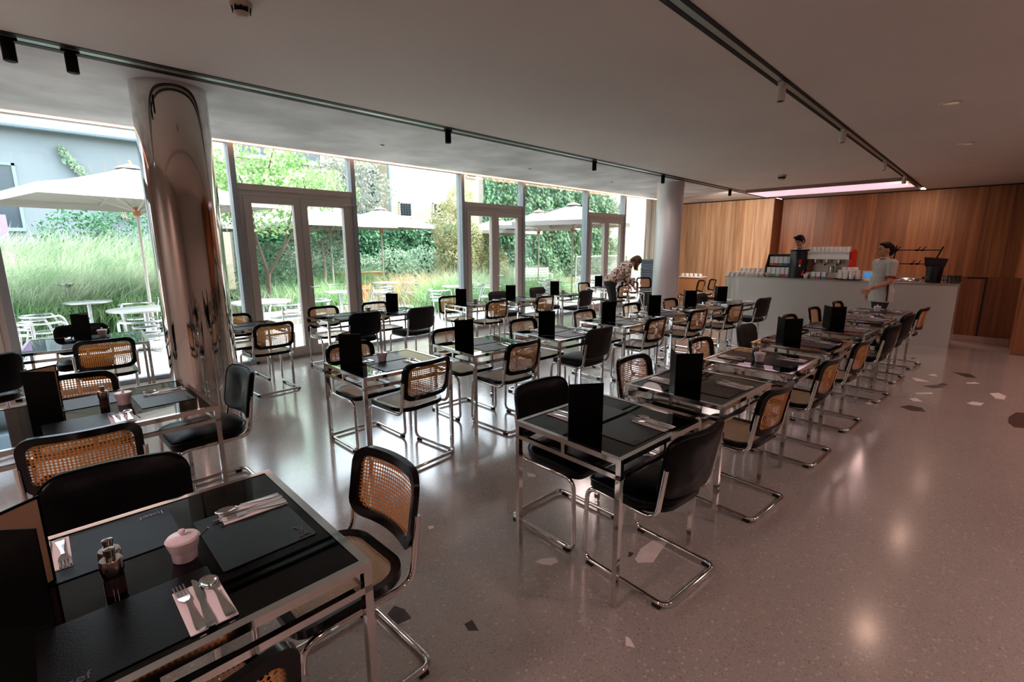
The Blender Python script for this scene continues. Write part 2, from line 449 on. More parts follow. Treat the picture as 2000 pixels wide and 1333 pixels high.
# ------------------------------------------------------------------ walls
w = MB().box(-4.3, -4.6, 0, -4.2, YW, HC).build('wall_west', MATS['plaster_wall']); tag(w, kind='structure')
w = MB().box(-4.3, -4.7, 0, 10.62, -4.6, HC).build('wall_south', MATS['plaster_wall']); tag(w, kind='structure')
def plank_wall(name, p0, p1, z0, z1, wid, m, proud=0.012, seed=0):
    """vertical veneer boards between two plan points; the boards stand proud of a dark backing on the left of p0->p1"""
    p0, p1 = Vector((*p0, 0)), Vector((*p1, 0)); d = (p1-p0); L = d.length; d.normalize(); n = Vector((-d.y, d.x, 0))
    bk = MB().bar(p0-n*0.05+Vector((0,0,(z0+z1)/2)), p1-n*0.05+Vector((0,0,(z0+z1)/2)), 0.1, z1-z0).build(name, MATS['shadow_gap']); tag(bk, kind='structure')
    N = max(1, round(L/wid)); w_ = L/N; rr = random.Random(seed); me = {}
    a = math.atan2(d.y, d.x)
    pm = MB().box(0.0015, 0, 0, w_-0.0015, proud, z1-z0-0.012).mesh('plank', MATS[m])
    for i in range(N):
        q = p0 + d*(i*w_)
        link_mesh('plank', pm, bk, (q.x, q.y, z0+0.006), a)
    return bk
plank_wall('wall_east_1', (XB, 4.70), (XB, 7.5), 0.0, HC-0.02, 0.235, 'oak_panel', seed=1)
plank_wall('wall_east_2', (XR, 4.70), (XB, 4.70), 0.0, HC-0.02, 0.36, 'oak_dark', seed=2)
plank_wall('wall_east_3', (XR, -0.37), (XR, 4.70), 0.0, HC-0.02, 0.235, 'oak_dark', seed=3)
plank_wall('wall_side_1', (10.62, -4.6), (10.62, -0.37), 0.0, HC, 0.28, 'oak_dark', seed=4)
plank_wall('wall_side_2', (10.62, -0.37), (16.2, -0.37), 0.0, HC, 0.28, 'oak_dark', seed=5)
t = MB().box(XB-0.03, 4.7, HC-0.03, XB+0.02, 7.5, HC).build('trim_2', MATS['shadow_gap']); tag(t, kind='structure')
t = MB().box(XR-0.03, -0.4, HC-0.03, XR+0.02, 4.7, HC).build('trim_3', MATS['shadow_gap']); tag(t, kind='structure')
# low wood screen with the staff gate at the end of the bar
ws = plank_wall('wall_staff', (11.55, -0.37), (11.55, 0.36), 0.11, 1.13, 0.19, 'oak_dark', seed=6)
b = MB().box(11.535, -0.37, 0, 11.60, 0.36, 0.11).build('baseboard_staff', MATS['skirting']); tag(b, kind='structure')
g = MB().box(11.525, 0.06, 1.105, 11.545, 0.30, 1.13).box(11.525, 0.045, 0.11, 11.545, 0.065, 1.13).build('gate_gap', MATS['shadow_gap'], ws)
b = MB().box(XB-0.012, 4.70, 0, XB, 7.5, 0.07).build('baseboard_east', MATS['shadow_gap']); tag(b, kind='structure')

# ------------------------------------------------------------------ window wall: fixed panes and double doors
MX = [-1.95, -0.2, 2.14, 3.87, 6.13, 7.84, 10.19, 11.93, 14.3]
FM, MM = MATS['frame_metal'], MATS['mullion_metal']
mat('handle_nickel', '#d9d6d2', 0.35, 0.6)
handle_me = MB().tube(fillet([(0,0,0),(0,-0.05,0),(0.12,-0.05,0)], 0.015, 4), 0.009, 8).box(-0.018,-0.008,-0.11,0.018,0.0,0.03).box(-0.012,-0.012,-0.10,0.012,0.0,-0.06).mesh('door_handle', MATS['handle_nickel'])
closer_me = MB().box(-0.03, -0.03, -0.02, 0.03, 0, 0.02).bar((0.03,-0.015,0),(0.15,-0.015,0.005),0.012,0.012).mesh('door_closer', MATS['white_plastic'])
nd = nw = 0
for i in range(len(MX)-1):
    x0, x1 = MX[i]+0.035, MX[i+1]-0.035
    if i % 2 == 0:
        nd += 1
        fr = MB()
        fr.box(x0, YW-0.06, 2.46, x1, YW+0.06, 2.54)                                   # transom
        fr.box(x0, YW-0.05, 0, x0+0.055, YW+0.05, 2.46).box(x1-0.055, YW-0.05, 0, x1, YW+0.05, 2.46).box(x0+0.055, YW-0.05, 2.39, x1-0.055, YW+0.05, 2.46)
        fr.box(x0, YW-0.05, 0, x1, YW+0.05, 0.03)
        d = fr.build(f'door_{nd}', FM); tag(d, kind='structure')
        xm = (x0+x1)/2
        for a, c in ((x0+0.058, xm-0.003), (xm+0.003, x1-0.058)):
            lf = MB(); s_ = 0.098
            lf.box(a, YW-0.065, 0.035, a+s_, YW+0.02, 2.385).box(c-s_, YW-0.065, 0.035, c, YW+0.02, 2.385)
            lf.box(a+s_, YW-0.065, 2.285, c-s_, YW+0.02, 2.385).box(a+s_, YW-0.065, 0.035, c-s_, YW+0.02, 0.165)
            l = lf.build('door_leaf', FM, d)
            MB().box(a+s_, YW-0.03, 0.165, c-s_, YW-0.012, 2.285).build('door_pane', MATS['window_glass'], l)
        link_mesh('door_handle', handle_me, d, (xm+0.05, YW-0.066, 1.07))
        link_mesh('door_closer', closer_me, d, (x1-0.13, YW-0.066, 2.33))
        MB().box(x0, YW-0.01, 2.54, x1, YW+0.01, HC+0.03).build('door_pane', MATS['window_glass'], d)
    else:
        nw += 1
        fr = MB().box(x0, YW-0.05, 0, x1, YW+0.05, 0.055).box(x0, YW-0.04, HC, x1, YW+0.04, HC+0.03)
        wdw = fr.build(f'window_{nw}', MM); tag(wdw, kind='structure')
        MB().box(x0, YW-0.01, 0.055, x1, YW+0.01, HC).build('pane', MATS['window_glass'], wdw)
for k, x in enumerate(MX):
    m_ = MB().box(x-0.035, YW-0.075, 0, x+0.035, YW+0.09, HC+0.03).build(f'trim_{4+k}', MM); tag(m_, kind='structure')
w = MB().box(-4.3, YW-0.05, 0, -1.985, YW+0.1, HC).build('wall_north_1', MATS['plaster_wall']); tag(w, kind='structure')
w = MB().box(14.335, YW-0.05, 0, 16.3, YW+0.1, HC).build('wall_north_2', MATS['plaster_wall']); tag(w, kind='structure')
# roof slab edge over the glass, parapet
w = MB().box(-4.3, 7.58, HC+0.03, 16.3, 7.66, HC+0.32).box(-4.3, -4.7, HC+0.25, 16.3, 7.66, HC+0.32).build('roof', MATS['plaster_wall']); tag(w, kind='structure')

# curtain in the far corner: pleated cloth
cv = MB(); N = 60; vs = []; fs = []
for i in range(N+1):
    x = 12.75 + 1.45*i/N; y = 7.22 + 0.06*math.sin(i*0.95) + 0.02*math.sin(i*2.3)
    vs += [(x, y, 0.02), (x, y, 3.0)]
for i in range(N): fs.append((2*i, 2*i+2, 2*i+3, 2*i+1))
cv.add(vs, fs, 0, True)
ct = cv.build('curtain', MATS['curtain_cloth'], sharp=80); md = ct.modifiers.new('thick', 'SOLIDIFY'); md.thickness = 0.006
tag(ct, 'pale floor-length curtain hanging in pleats beside the last window', 'curtain')

# ------------------------------------------------------------------ columns
def column(name, x, y, r, m):
    prof = [(r, 0.0)] + [(r, HC*i/12) for i in range(1, 12)] + [(r, HC)]
    c = MB().lathe(prof, 64, (x, y, 0)).build(name, MATS[m]); tag(c, kind='structure'); return c
column('column_1', 1.10, 5.36, 0.285, 'column_steel')
column('column_2', 10.28, 5.28, 0.285, 'column_satin')

# ------------------------------------------------------------------ ceiling fittings
trk = {}
for nm, y0, y1, lab in (('window', 4.74, 4.96, 'twin black light track in the ceiling, running along the window side'), ('bar', 1.44, 1.56, 'twin black light track in the ceiling, running straight to the bar wall')):
    e = empty('light_track', (0, (y0+y1)/2, HC)); tag(e, lab, 'light track', 'ceiling light tracks')
    h = (y1-y0)/2; rw = 0.035 if nm == 'bar' else 0.07
    for s_ in (-1, 1):
        MB().box(-4.1, s_*h-(rw if s_ > 0 else 0), -0.004, XB-0.1, s_*h+(rw if s_ < 0 else 0), 0.045).build('track_channel', MATS['black_metal'], e)
    MB().box(-4.1, -h+rw, -0.001, XB-0.1, h-rw, 0.045).build('track_cover', MATS['rail_light'], e)
    trk[nm] = e
used = []
def make_head(m):
    r = empty('spotlight')
    tag(r, None, 'spotlight', 'track spotlights')
    MB().box(-0.05, -0.02, -0.02, 0.05, 0.02, 0.0).build('adapter', MATS[m], r)
    MB().lathe([(0.0,-0.15),(0.028,-0.15),(0.036,-0.148),(0.036,-0.03),(0.03,-0.02),(0.0,-0.02)], 16).build('lamp_body', MATS[m], r)
    MB().lathe([(0.027,-0.152),(0.022,-0.147),(0.0,-0.147)], 14).build('lens', MATS['black_metal'], r)
    return r
hd = make_head('black_metal'); u1 = []
for k, x in enumerate((0.117, 0.43, 3.79, 6.79, 9.1, 12.5)):
    place(hd, u1, (x, 4.85, HC-0.004), 0, f"black cylinder spotlight on the window-side track, {('first','second','third','fourth','fifth','last')[k]} from the camera")
hw = make_head('white_plastic'); u2 = []
for k, x in enumerate((4.81, 7.19, 10.24, 12.68, 13.2)):
    place(hw, u2, (x, 1.50, HC-0.004), 0, f"pale cylinder spotlight on the bar-side track, {('first','second','third','fourth','last')[k]} from the camera")
dl = empty('downlight'); tag(dl, None, 'downlight', 'round downlights')
MB().lathe([(0.0,-0.006),(0.062,-0.006)], 28).build('lens', mat('downlight_lens', '#e9ded0', 0.4, emit='#ffd9b0', estr=0.15), dl)
MB().lathe([(0.062,-0.004),(0.066,-0.016),(0.088,-0.012),(0.095,0.0)], 28).build('trim_ring', MATS['white_plastic'], dl)
u3 = []
for k, (x, y) in enumerate(((6.66, 0.51), (9.39, 0.49), (12.0, 0.46))):
    place(dl, u3, (x, y, HC), 0, f"round recessed downlight {('nearest the camera over the aisle', 'halfway along the aisle', 'above the bar end')[k]}")
sp_ = empty('sprinkler'); tag(sp_, None, 'sprinkler', 'ceiling sprinklers')
MB().lathe([(0.0,-0.012),(0.035,-0.012),(0.04,0.0)], 18).build('cover_plate', MATS['white_plastic'], sp_)
MB().lathe([(0.0,-0.022),(0.018,-0.022),(0.02,-0.012)], 12).build('nozzle', MATS['steel'], sp_)
u4 = []
for k, (x, y) in enumerate(((3.67, 6.17), (6.63, 6.14), (9.17, 6.08))):
    place(sp_, u4, (x, y, HC), 0, f"small flush white sprinkler plate over the window-side tables, {('first','second','third')[k]} from the camera")
def make_smoke(s_):
    r = empty('smoke_detector'); tag(r, None, 'smoke detector')
    MB().lathe([(0.0,-0.03*s_),(0.058*s_,-0.03*s_),(0.06*s_,0.0)], 24).build('base', MATS['cream_plastic'], r)
    MB().lathe([(0.0,-0.075*s_),(0.025*s_,-0.075*s_),(0.036*s_,-0.066*s_),(0.044*s_,-0.055*s_)], 24).build('cap', MATS['cream_plastic'], r)
    g = MB()
    for k in range(10):
        a = 2*math.pi*k/10; g.bar((0.046*s_*math.cos(a),0.046*s_*math.sin(a),-0.056*s_),(0.05*s_*math.cos(a),0.05*s_*math.sin(a),-0.03*s_),0.008*s_,0.006*s_)
    g.lathe([(0.036*s_,-0.056*s_),(0.036*s_,-0.03*s_)], 16).build('sensor_cage', MATS['black_metal'], r)
    return r
r = make_smoke(1.0); r.location = (1.08, 3.27, HC); r['label'] = 'cream smoke detector with dark slots on the ceiling near the camera'
r = make_smoke(1.3); r.location = (10.79, 3.2, HC); r['label'] = 'small white smoke detector on the ceiling in front of the bar'
lp = empty('ceiling_light', (13.7, 3.06, HC)); tag(lp, 'long pinkish-white glowing light panel under the ceiling above the bar', 'ceiling light')
MB().box(-0.75,-1.6,-0.075,0.75,-1.57,0).box(-0.75,1.57,-0.075,0.75,1.6,0).box(-0.75,-1.57,-0.075,-0.73,1.57,0).box(0.73,-1.57,-0.075,0.75,1.57,0).build('housing', mat('panel_housing', '#8a6f62', 0.5), lp)
MB().box(-0.73,-1.57,-0.07,0.73,1.57,-0.06).build('diffuser', MATS['light_panel_diffuser'], lp)
# lamps at the modelled fittings, plus added unseen fill lamps behind and beside the camera
PINK = (1, 0.65, 0.61)
for x, y, w_ in ((6.66, 0.51, 20), (9.39, 0.49, 30), (12.0, 0.46, 35)):
    spot('downlight_lamp', (x, y, HC-0.03), (x, y, 0), w_, 150, 1.0, (1, 0.62, 0.46), 0.09)
for x, w_ in ((-3.2, 175), (-1.6, 165), (10.24, 28), (12.2, 95)):  # the pair behind the camera is added fill, without spotlight heads
    spot('track_and_fill_lamp', (x, 1.50, HC-0.17), (x, 1.5, 0), w_, 160, 1.0, PINK, 0.2)
for x, w_ in ((-3.2, 140), (-1.6, 105), (6.79, 75), (9.1, 70), (12.5, 190)):  # first pair again added out of view to brighten the room
    spot('track_and_fill_lamp', (x, 4.85, HC-0.17), (x, 4.85, 0), w_, 160, 1.0, (1, 0.80, 0.76), 0.22)
for x, w_ in ((-1.6, 90), (1.0, 105), (3.6, 135), (6.2, 160), (8.8, 150)):  # whole row is added fill beside the camera; no track hangs there
    spot('track_and_fill_lamp', (x, -1.85, HC-0.17), (x, -1.85, 0), w_, 160, 1.0, PINK, 0.12)
spot('track_and_fill_lamp', (12.5, 4.85, HC-0.17), (XB, 5.7, 1.3), 420, 110, 0.9, (1, 0.80, 0.66), 0.05)
spot('track_and_fill_lamp', (12.68, 1.5, HC-0.17), (XR, 2.7, 1.6), 190, 80, 0.9, (1, 0.60, 0.36), 0.04)
spot('track_and_fill_lamp', (13.2, 1.5, HC-0.17), (XR, 1.2, 1.5), 60, 80, 0.9, (1, 0.58, 0.34), 0.04)
# ------------------------------------------------------------------ furniture
mat('black_lacquer', '#030303', 0.18, spec=0.22)
mat('black_leather', '#030404', 0.32, spec=0.14, bump=(90, 0.12), noise=(20, '#08090a', 0.5))
mat('grey_leather', '#252322', 0.5, spec=0.2, bump=(90, 0.12))
mat('table_glass', '#010202', 0.02, spec=0.24)
mat('rubber', '#0a0a0a', 0.7)
cane_mat('cane', '#d08c45', '#b06c2e', 0.0150, 0.33)
cane_mat('cane_seat', '#e6c698', '#d4b084', 0.0130, 0.20)
CHS = MATS['chrome']

def back_curve(x, z, dz=0.0):
    """backrest surface: bowed across, leaning back"""
    return -0.200 - 0.055*(1-(x/0.235)**2) - (z-0.65)*0.17 + dz
def ring_band(mb, outer, inner, z0c, thick, m=0):
    """frame between two outlines (same count), laid on the backrest surface"""
    n = len(outer); vs = []
    for pl, off in ((outer, thick/2), (inner, thick/2), (inner, -thick/2), (outer, -thick/2)):
        for x, z in pl: vs.append((x, back_curve(x, z+z0c, off), z+z0c))
    fs = []
    for b in range(4):
        for i in range(n):
            j = (i+1) % n; c = (b+1) % 4
            fs.append((b*n+i, c*n+i, c*n+j, b*n+j))
    mb.add(vs, fs, m, True)
def dense(pl, step=0.03):
    out = []
    for i in range(len(pl)):
        a, b = pl[i], pl[(i+1) % len(pl)]; L = math.hypot(b[0]-a[0], b[1]-a[1]); k = max(1, int(L/step))
        for q in range(k): out.append((a[0]+(b[0]-a[0])*q/k, a[1]+(b[1]-a[1])*q/k))
    return out
def half_width(z, w, h, r):
    """half width of a rounded rectangle at height z (centre 0); r = (bottom, top)"""
    q = r[0] if z < 0 else r[1]
    d = abs(z) - (h/2-q)
    return w/2 if d <= 0 else w/2 - q + math.sqrt(max(0, q*q-d*d))
def make_chair(kind, m_uph='black_leather'):
    r = empty('cantilever_chair')
    tag(r, None, 'chair')
    hw, tr = 0.229, 0.0125
    # one bent chrome tube: backrest stay, seat rail, front leg, floor runner, rear bar and back up again
    L = [(-hw, -0.222, 0.690), (-hw, -0.185, 0.430), (-hw, 0.225, 0.437), (-hw, 0.238, 0.0225), (-hw, -0.262, 0.0225)]
    pts = L + [(hw, y, z) for x, y, z in L[::-1]]
    path = fillet(pts, [0, 0.075, 0.07, 0.055, 0.055, 0.055, 0.055, 0.07, 0.075, 0], 6)
    MB().tube(path, tr, 10).build('tube_frame', CHS, r)
    gm = MB().box(-0.014, -0.02, 0, 0.014, 0.02, 0.014).mesh('glide', MATS['rubber'])
    for x in (-hw, hw):
        for y in (0.19, -0.215): link_mesh('glide', gm, r, (x, y, 0))
    if kind == 'cane':
        so = dense(rrect(0.455, 0.44, (0.13, 0.055)), 0.05); si = dense(rrect(0.375, 0.36, (0.10, 0.03)), 0.05)
        n = min(len(so), len(si))
        # seat frame: same angular samples on both outlines
        def ang(pl, k=64):
            out = []
            for i in range(k):
                a = 2*math.pi*i/k; dx, dy = math.cos(a), math.sin(a); lo, hi = 0, 0.5
                for _ in range(30):
                    mid = (lo+hi)/2
                    x, y = dx*mid, dy*mid
                    ok = abs(y) <= pl[1]/2 and abs(x) <= half_width(y, *pl)
                    lo, hi = (mid, hi) if ok else (lo, mid)
                out.append((dx*lo, dy*lo))
            return out
        O = ang((0.455, 0.44, (0.13, 0.055))); I = ang((0.385, 0.37, (0.10, 0.035)))
        k = len(O); f = MB(); vs = []
        for pl, z in ((O, 0.478), (I, 0.474), (I, 0.452), (O, 0.446)):
            for x, y in pl: vs.append((x, y+0.02, z-0.02*max(0, (y-0.10))))
        f.add(vs, [(b*k+i, ((b+1)%4)*k+i, ((b+1)%4)*k+(i+1)%k, b*k+(i+1)%k) for b in range(4) for i in range(k)], 0, True)
        s = f.build('seat', MATS['black_lacquer'], r, sharp=50)
        p = MB(); nv = 12; nu = 6; vs = []; uv = []
        for j in range(nv+1):
            y = -0.186+0.372*j/nv; wv = half_width(max(-0.1855, min(0.1855, y)), 0.39, 0.374, (0.10, 0.035))
            for i in range(nu+1):
                x = -wv+2*wv*i/nu
                vs.append((x, y+0.02, 0.4705-0.004*(1-(x/0.2)**2)*(1-(y/0.19)**2))); uv.append((x, y))
        p.add(vs, [(j*(nu+1)+i, j*(nu+1)+i+1, (j+1)*(nu+1)+i+1, (j+1)*(nu+1)+i) for j in range(nv) for i in range(nu)], 0, True, uv)
        p.build('cane_panel', MATS['cane_seat'], s)
        b = MB(); W_, H_ = 0.455, 0.30
        O = [(x, z) for x, z in ang((W_, H_, (0.075, 0.075)), 72)]; I = [(x, z) for x, z in ang((W_-0.07, H_-0.07, (0.05, 0.05)), 72)]
        ring_band(b, O, I, 0.685, 0.026)
        bk = b.build('backrest', MATS['black_lacquer'], r, sharp=50)
        p = MB(); nv = 8; nu = 12; vs = []; uv = []
        for j in range(nv+1):
            z = -0.1145+0.229*j/nv; wv = half_width(z, W_-0.07+0.004, H_-0.07+0.002, (0.05, 0.05))
            for i in range(nu+1):
                x = -wv+2*wv*i/nu; vs.append((x, back_curve(x, z+0.685), z+0.685)); uv.append((x, z))
        p.add(vs, [(j*(nu+1)+i, j*(nu+1)+i+1, (j+1)*(nu+1)+i+1, (j+1)*(nu+1)+i) for j in range(nv) for i in range(nu)], 0, True, uv)
        p.build('cane_panel', MATS['cane'], bk)
    else:
        um = MATS[m_uph]
        pl = dense(rrect(0.46, 0.45, (0.15, 0.075), 6), 0.06); s = MB()
        n = len(pl); lev = [(0.97, 0.437), (1.0, 0.450), (1.0, 0.478), (0.985, 0.488), (0.93, 0.496), (0.5, 0.503), (0.0, 0.506)]
        vs = [(x*q, y*q+0.02, z-0.03*max(0, y*q-0.14)/0.08*0.5) for q, z in lev for x, y in pl]
        s.add(vs, [(b*n+i, b*n+(i+1)%n, (b+1)*n+(i+1)%n, (b+1)*n+i) for b in range(len(lev)-1) for i in range(n)], 0, True)
        st = s.build('seat', um, r, sharp=60)
        MB().tube([(x*1.004, y*1.004+0.02, 0.486-0.03*max(0, y-0.14)/0.08*0.5) for x, y in pl], 0.004, 6, closed=True).build('seat_piping', um, st)
        b = MB(); pl = dense(rrect(0.455, 0.315, 0.07, 6), 0.03); n = len(pl)
        lev = [(0.0, 0.028), (0.5, 0.027), (0.93, 0.022), (1.0, 0.010), (1.0, -0.012), (0.94, -0.02), (0.5, -0.021), (0.0, -0.021)]
        vs = [(x*q, back_curve(x*q, z*q+0.685, off), z*q+0.685) for q, off in lev for x, z in pl]
        b.add(vs, [(c*n+i, (c+1)*n+i, (c+1)*n+(i+1)%n, c*n+(i+1)%n) for c in range(len(lev)-1) for i in range(n)], 0, True)
        bk = b.build('backrest', um, r, sharp=60)
        MB().tube([(x*1.003, back_curve(x, z+0.685, 0.012), z+0.685) for x, z in pl], 0.004, 6, closed=True).build('back_piping', um, bk)
    return r
PROTO = {'cane': make_chair('cane'), 'black': make_chair('black'), 'grey': make_chair('grey', 'grey_leather')}
USED = {'cane': [], 'black': [], 'grey': []}
CH_WORD = {'cane': 'cane-backed', 'black': 'black upholstered', 'grey': 'grey upholstered'}
def chair(kind, x, y, rz, where, group):
    return place(PROTO[kind], USED[kind], (x, y, 0), rz, f"{CH_WORD[kind]} chair {where}", group)

TB_ME = {}
def make_table(w, d):
    """chrome square-tube table: top frame, lower frame, short posts between them, black glass set in"""
    r = empty('dining_table'); t = 0.026; H = 0.742
    key = (round(w, 3), round(d, 3))
    if key not in TB_ME:
        q = {}
        def frame(z0, z1, tt):
            m = MB(); m.box(-w/2, -d/2, z0, w/2, -d/2+tt, z1).box(-w/2, d/2-tt, z0, w/2, d/2, z1)
            m.box(-w/2, -d/2+tt, z0, -w/2+tt, d/2-tt, z1).box(w/2-tt, -d/2+tt, z0, w/2, d/2-tt, z1); return m
        q['top'] = frame(H-t, H, t).mesh('top_frame', CHS)
        q['low'] = frame(H-0.098, H-0.076, 0.022).mesh('lower_frame', CHS)
        q['leg'] = MB().box(-t/2, -t/2, 0.008, t/2, t/2, H-t).box(-0.009, -0.009, 0, 0.009, 0.009, 0.008).mesh('leg', CHS)
        q['post'] = MB().box(-0.011, -0.011, H-0.076, 0.011, 0.011, H-t).mesh('post', CHS)
        q['glass'] = MB().box(-w/2+t+0.001, -d/2+t+0.001, H-0.012, w/2-t-0.001, d/2-t-0.001, H-0.003).mesh('glass_top', MATS['table_glass'])
        TB_ME[key] = q
    q = TB_ME[key]
    link_mesh('top_frame', q['top'], r); link_mesh('lower_frame', q['low'], r); link_mesh('glass_top', q['glass'], r)
    for sx in (-1, 1):
        for sy in (-1, 1): link_mesh('leg', q['leg'], r, (sx*(w/2-t/2), sy*(d/2-t/2), 0))
    for x, y in ((0, d/2-.011), (0, -d/2+.011), (w/2-.011, 0), (-w/2+.011, 0)): link_mesh('post', q['post'], r, (x, y, 0))
    return r

# -- small things on the tables
mat('menu_card', '#010101', 0.4, spec=0.08)
mat('menu_inside', '#c4a083', 0.7)
mat('placemat', '#050607', 0.36, spec=0.17, bump=(260, 0.15))
mat('letter_emboss_lit', '#54545a', 0.25)  # lighter grey than the mat stands in for light caught by the relief
mat('napkin_paper', '#e8dfe2', 0.85)
mat('porcelain', '#e4d6da', 0.25, spec=0.5)
mat('porcelain_white', '#e6ddd6', 0.22)
mat('cutlery_steel', '#cfcac6', 0.12, 1.0)
mat('mill_steel', '#9c9089', 0.22, 1.0)
mat('mill_body', '#3a2c2a', 0.08, spec=0.6)
TOP = 0.742
def text_mesh(s, size, depth, m, name='lettering'):
    cu_ = bpy.data.curves.new('lettering', 'FONT'); cu_.body = s; cu_.size = size; cu_.extrude = depth
    cu_.resolution_u = 3
    o = bpy.data.objects.new('lettering', cu_); col.objects.link(o)
    bpy.context.view_layer.update()
    me = bpy.data.meshes.new_from_object(o.evaluated_get(bpy.context.evaluated_depsgraph_get()))
    bpy.data.objects.remove(o); me.name = name
    me.materials.clear(); me.materials.append(MATS[m]); return me
def make_mat_():
    r = MB().prism(rrect(0.36, 0.27, 0.006, 2), 0, 0.0028).build('placemat', MATS['placemat']); tag(r, None, 'placemat', 'placemats')
    link_mesh('lettering', text_mesh('Josef', 0.036, 0.0011, 'letter_emboss_lit'), r, (-0.165, -0.115, 0.0034))
    return r
def make_napkin():
    r = MB().prism(rrect(0.105, 0.205, 0.002, 1), 0, 0.0012).build('napkin', MATS['napkin_paper']); tag(r, None, 'napkin', 'paper napkins')
    MB().prism([(-0.0523, -0.1023), (0.0515, -0.1016), (0.0515, 0.1010), (-0.0523, 0.1018)], 0.0014, 0.0024).build('upper_fold', MATS['napkin_paper'], r)
    return r
def strip(mb, secs, thick=0.0016, m=0):
    """flat-ware blank: list of (y, half-width, z)"""
    vs = []; n = len(secs)
    for y, hw, z in secs: vs += [(-hw, y, z), (0, y, z-0.25*hw*0.3), (hw, y, z)]
    for y, hw, z in secs: vs += [(-hw, y, z+thick), (0, y, z+thick-0.25*hw*0.1), (hw, y, z+thick)]
    fs = []; o = 3*n
    for i in range(n-1):
        a, b = 3*i, 3*(i+1)
        fs += [(a, b, b+1, a+1), (a+1, b+1, b+2, a+2), (o+a, o+a+1, o+b+1, o+b), (o+a+1, o+a+2, o+b+2, o+b+1)]
        fs += [(a, o+a, o+b, b), (a+2, b+2, o+b+2, o+a+2)]
    fs += [(0, 1, o+1, o), (1, 2, o+2, o+1), (3*n-3, o+3*n-3, o+3*n-2, 3*n-2), (3*n-2, o+3*n-2, o+3*n-1, 3*n-1)]
    mb.add(vs, fs, m, True)
HANDLE = [(-0.098, 0.006, 0.0015), (-0.092, 0.0105, 0.001), (-0.075, 0.010, 0.0012), (-0.04, 0.0065, 0.003), (-0.005, 0.0038, 0.0065), (0.02, 0.0036, 0.0075)]
def make_fork():
    r = MB(); strip(r, HANDLE, 0.0026); h = r.build('fork', MATS['cutlery_steel']); tag(h, None, 'fork', 'forks on napkins')
    b = MB(); strip(b, [(0.019, 0.0036, 0.0075), (0.03, 0.010, 0.006), (0.045, 0.0125, 0.004), (0.05, 0.0125, 0.0035)])
    for k in range(4):
        x = -0.0104+0.00693*k; t_ = MB(); 
        b.bar((x, 0.049, 0.0042), (x*1.03, 0.075, 0.003), 0.0034, 0.0018); b.bar((x*1.03, 0.075, 0.003), (x*1.05, 0.097, 0.0075), 0.0028, 0.0016)
    b.build('tines', MATS['cutlery_steel'], h); return h
def make_knife():
    r = MB(); strip(r, [(-0.105, 0.006, 0.0015), (-0.098, 0.0105, 0.001), (-0.08, 0.0098, 0.001), (-0.03, 0.0068, 0.001), (-0.005, 0.0058, 0.001)], 0.004)
    h = r.build('knife', MATS['cutlery_steel']); tag(h, None, 'knife', 'knives on napkins')
    b = MB(); b.prism([(-0.005, -0.006), (0.005, -0.006), (0.0095, 0.02), (0.0105, 0.06), (0.006, 0.092), (0.0, 0.105), (-0.0055, 0.106), (-0.0068, 0.03)], 0.0022, 0.0034)
    b.build('blade', MATS['cutlery_steel'], h); return h
def make_spoon():
    r = MB(); strip(r, HANDLE, 0.0026); h = r.build('spoon', MATS['cutlery_steel']); tag(h, None, 'spoon', 'spoons on napkins')
    b = MB(); n = 18; vs = [(0, 0.062, 0.0012)]; fs = []
    for q, z in ((0.45, 0.0022), (0.8, 0.0052), (1.0, 0.0088)):
        for k in range(n):
            a = 2*math.pi*k/n; vs.append((0.019*q*math.sin(a), 0.062+0.032*q*math.cos(a)*(1.0 if math.cos(a) < 0 else 0.9), z))
    for k in range(n): fs.append((0, 1+(k+1)%n, 1+k))
    for lv in range(2):
        for k in range(n): a = 1+lv*n+k; b2 = 1+lv*n+(k+1)%n; fs.append((a, b2, b2+n, a+n))
    b.add(vs, fs, 0, True); o = b.build('bowl', MATS['cutlery_steel'], h); md = o.modifiers.new('thick', 'SOLIDIFY'); md.thickness = 0.0012
    return h
def make_menu():
    r = empty('menu_card'); tag(r, None, 'menu', 'folded menu cards')
    me = MB().box(-0.0015, 0, 0, 0.0015, 0.175, 0.262).mesh('cover', MATS['menu_card'])
    link_mesh('cover', me, r, (0, 0, 0), R(0)); 
    c = link_mesh('cover', me, r, (0, 0, 0), R(76))
    p = MB().box(-0.0012, 0.008, 0.008, -0.0002, 0.167, 0.254).mesh('inside_page', MATS['menu_inside'])
    link_mesh('inside_page', p, r, (-0.0013, 0, 0), 0.0); link_mesh('inside_page', p, c, (0.003, 0, 0), 0.0)
    return r
def make_sugar():
    r = empty('sugar_bowl'); tag(r, None, 'sugar bowl', 'porcelain sugar bowls')
    MB().lathe([(0.0, 0.0), (0.030, 0.0), (0.032, 0.003), (0.0335, 0.028), (0.036, 0.034), (0.043, 0.058), (0.045, 0.068), (0.043, 0.069), (0.039, 0.058), (0.0, 0.05)], 32).build('bowl', MATS['porcelain'], r)
    l = MB().lathe([(0.043, 0.070), (0.040, 0.074), (0.012, 0.078), (0.0, 0.079)], 32).build('bowl_lid', MATS['porcelain'], r)
    MB().lathe([(0.006, 0.078), (0.007, 0.083), (0.010, 0.089), (0.008, 0.095), (0.0, 0.097)], 16).build('knob', MATS['porcelain'], l)
    MB().tube([(0.028, 0.026, 0.06), (0.038, 0.036, 0.075), (0.052, 0.052, 0.095)], [0.002, 0.0022, 0.003], 6).build('sugar_spoon', MATS['cutlery_steel'], r)
    return r
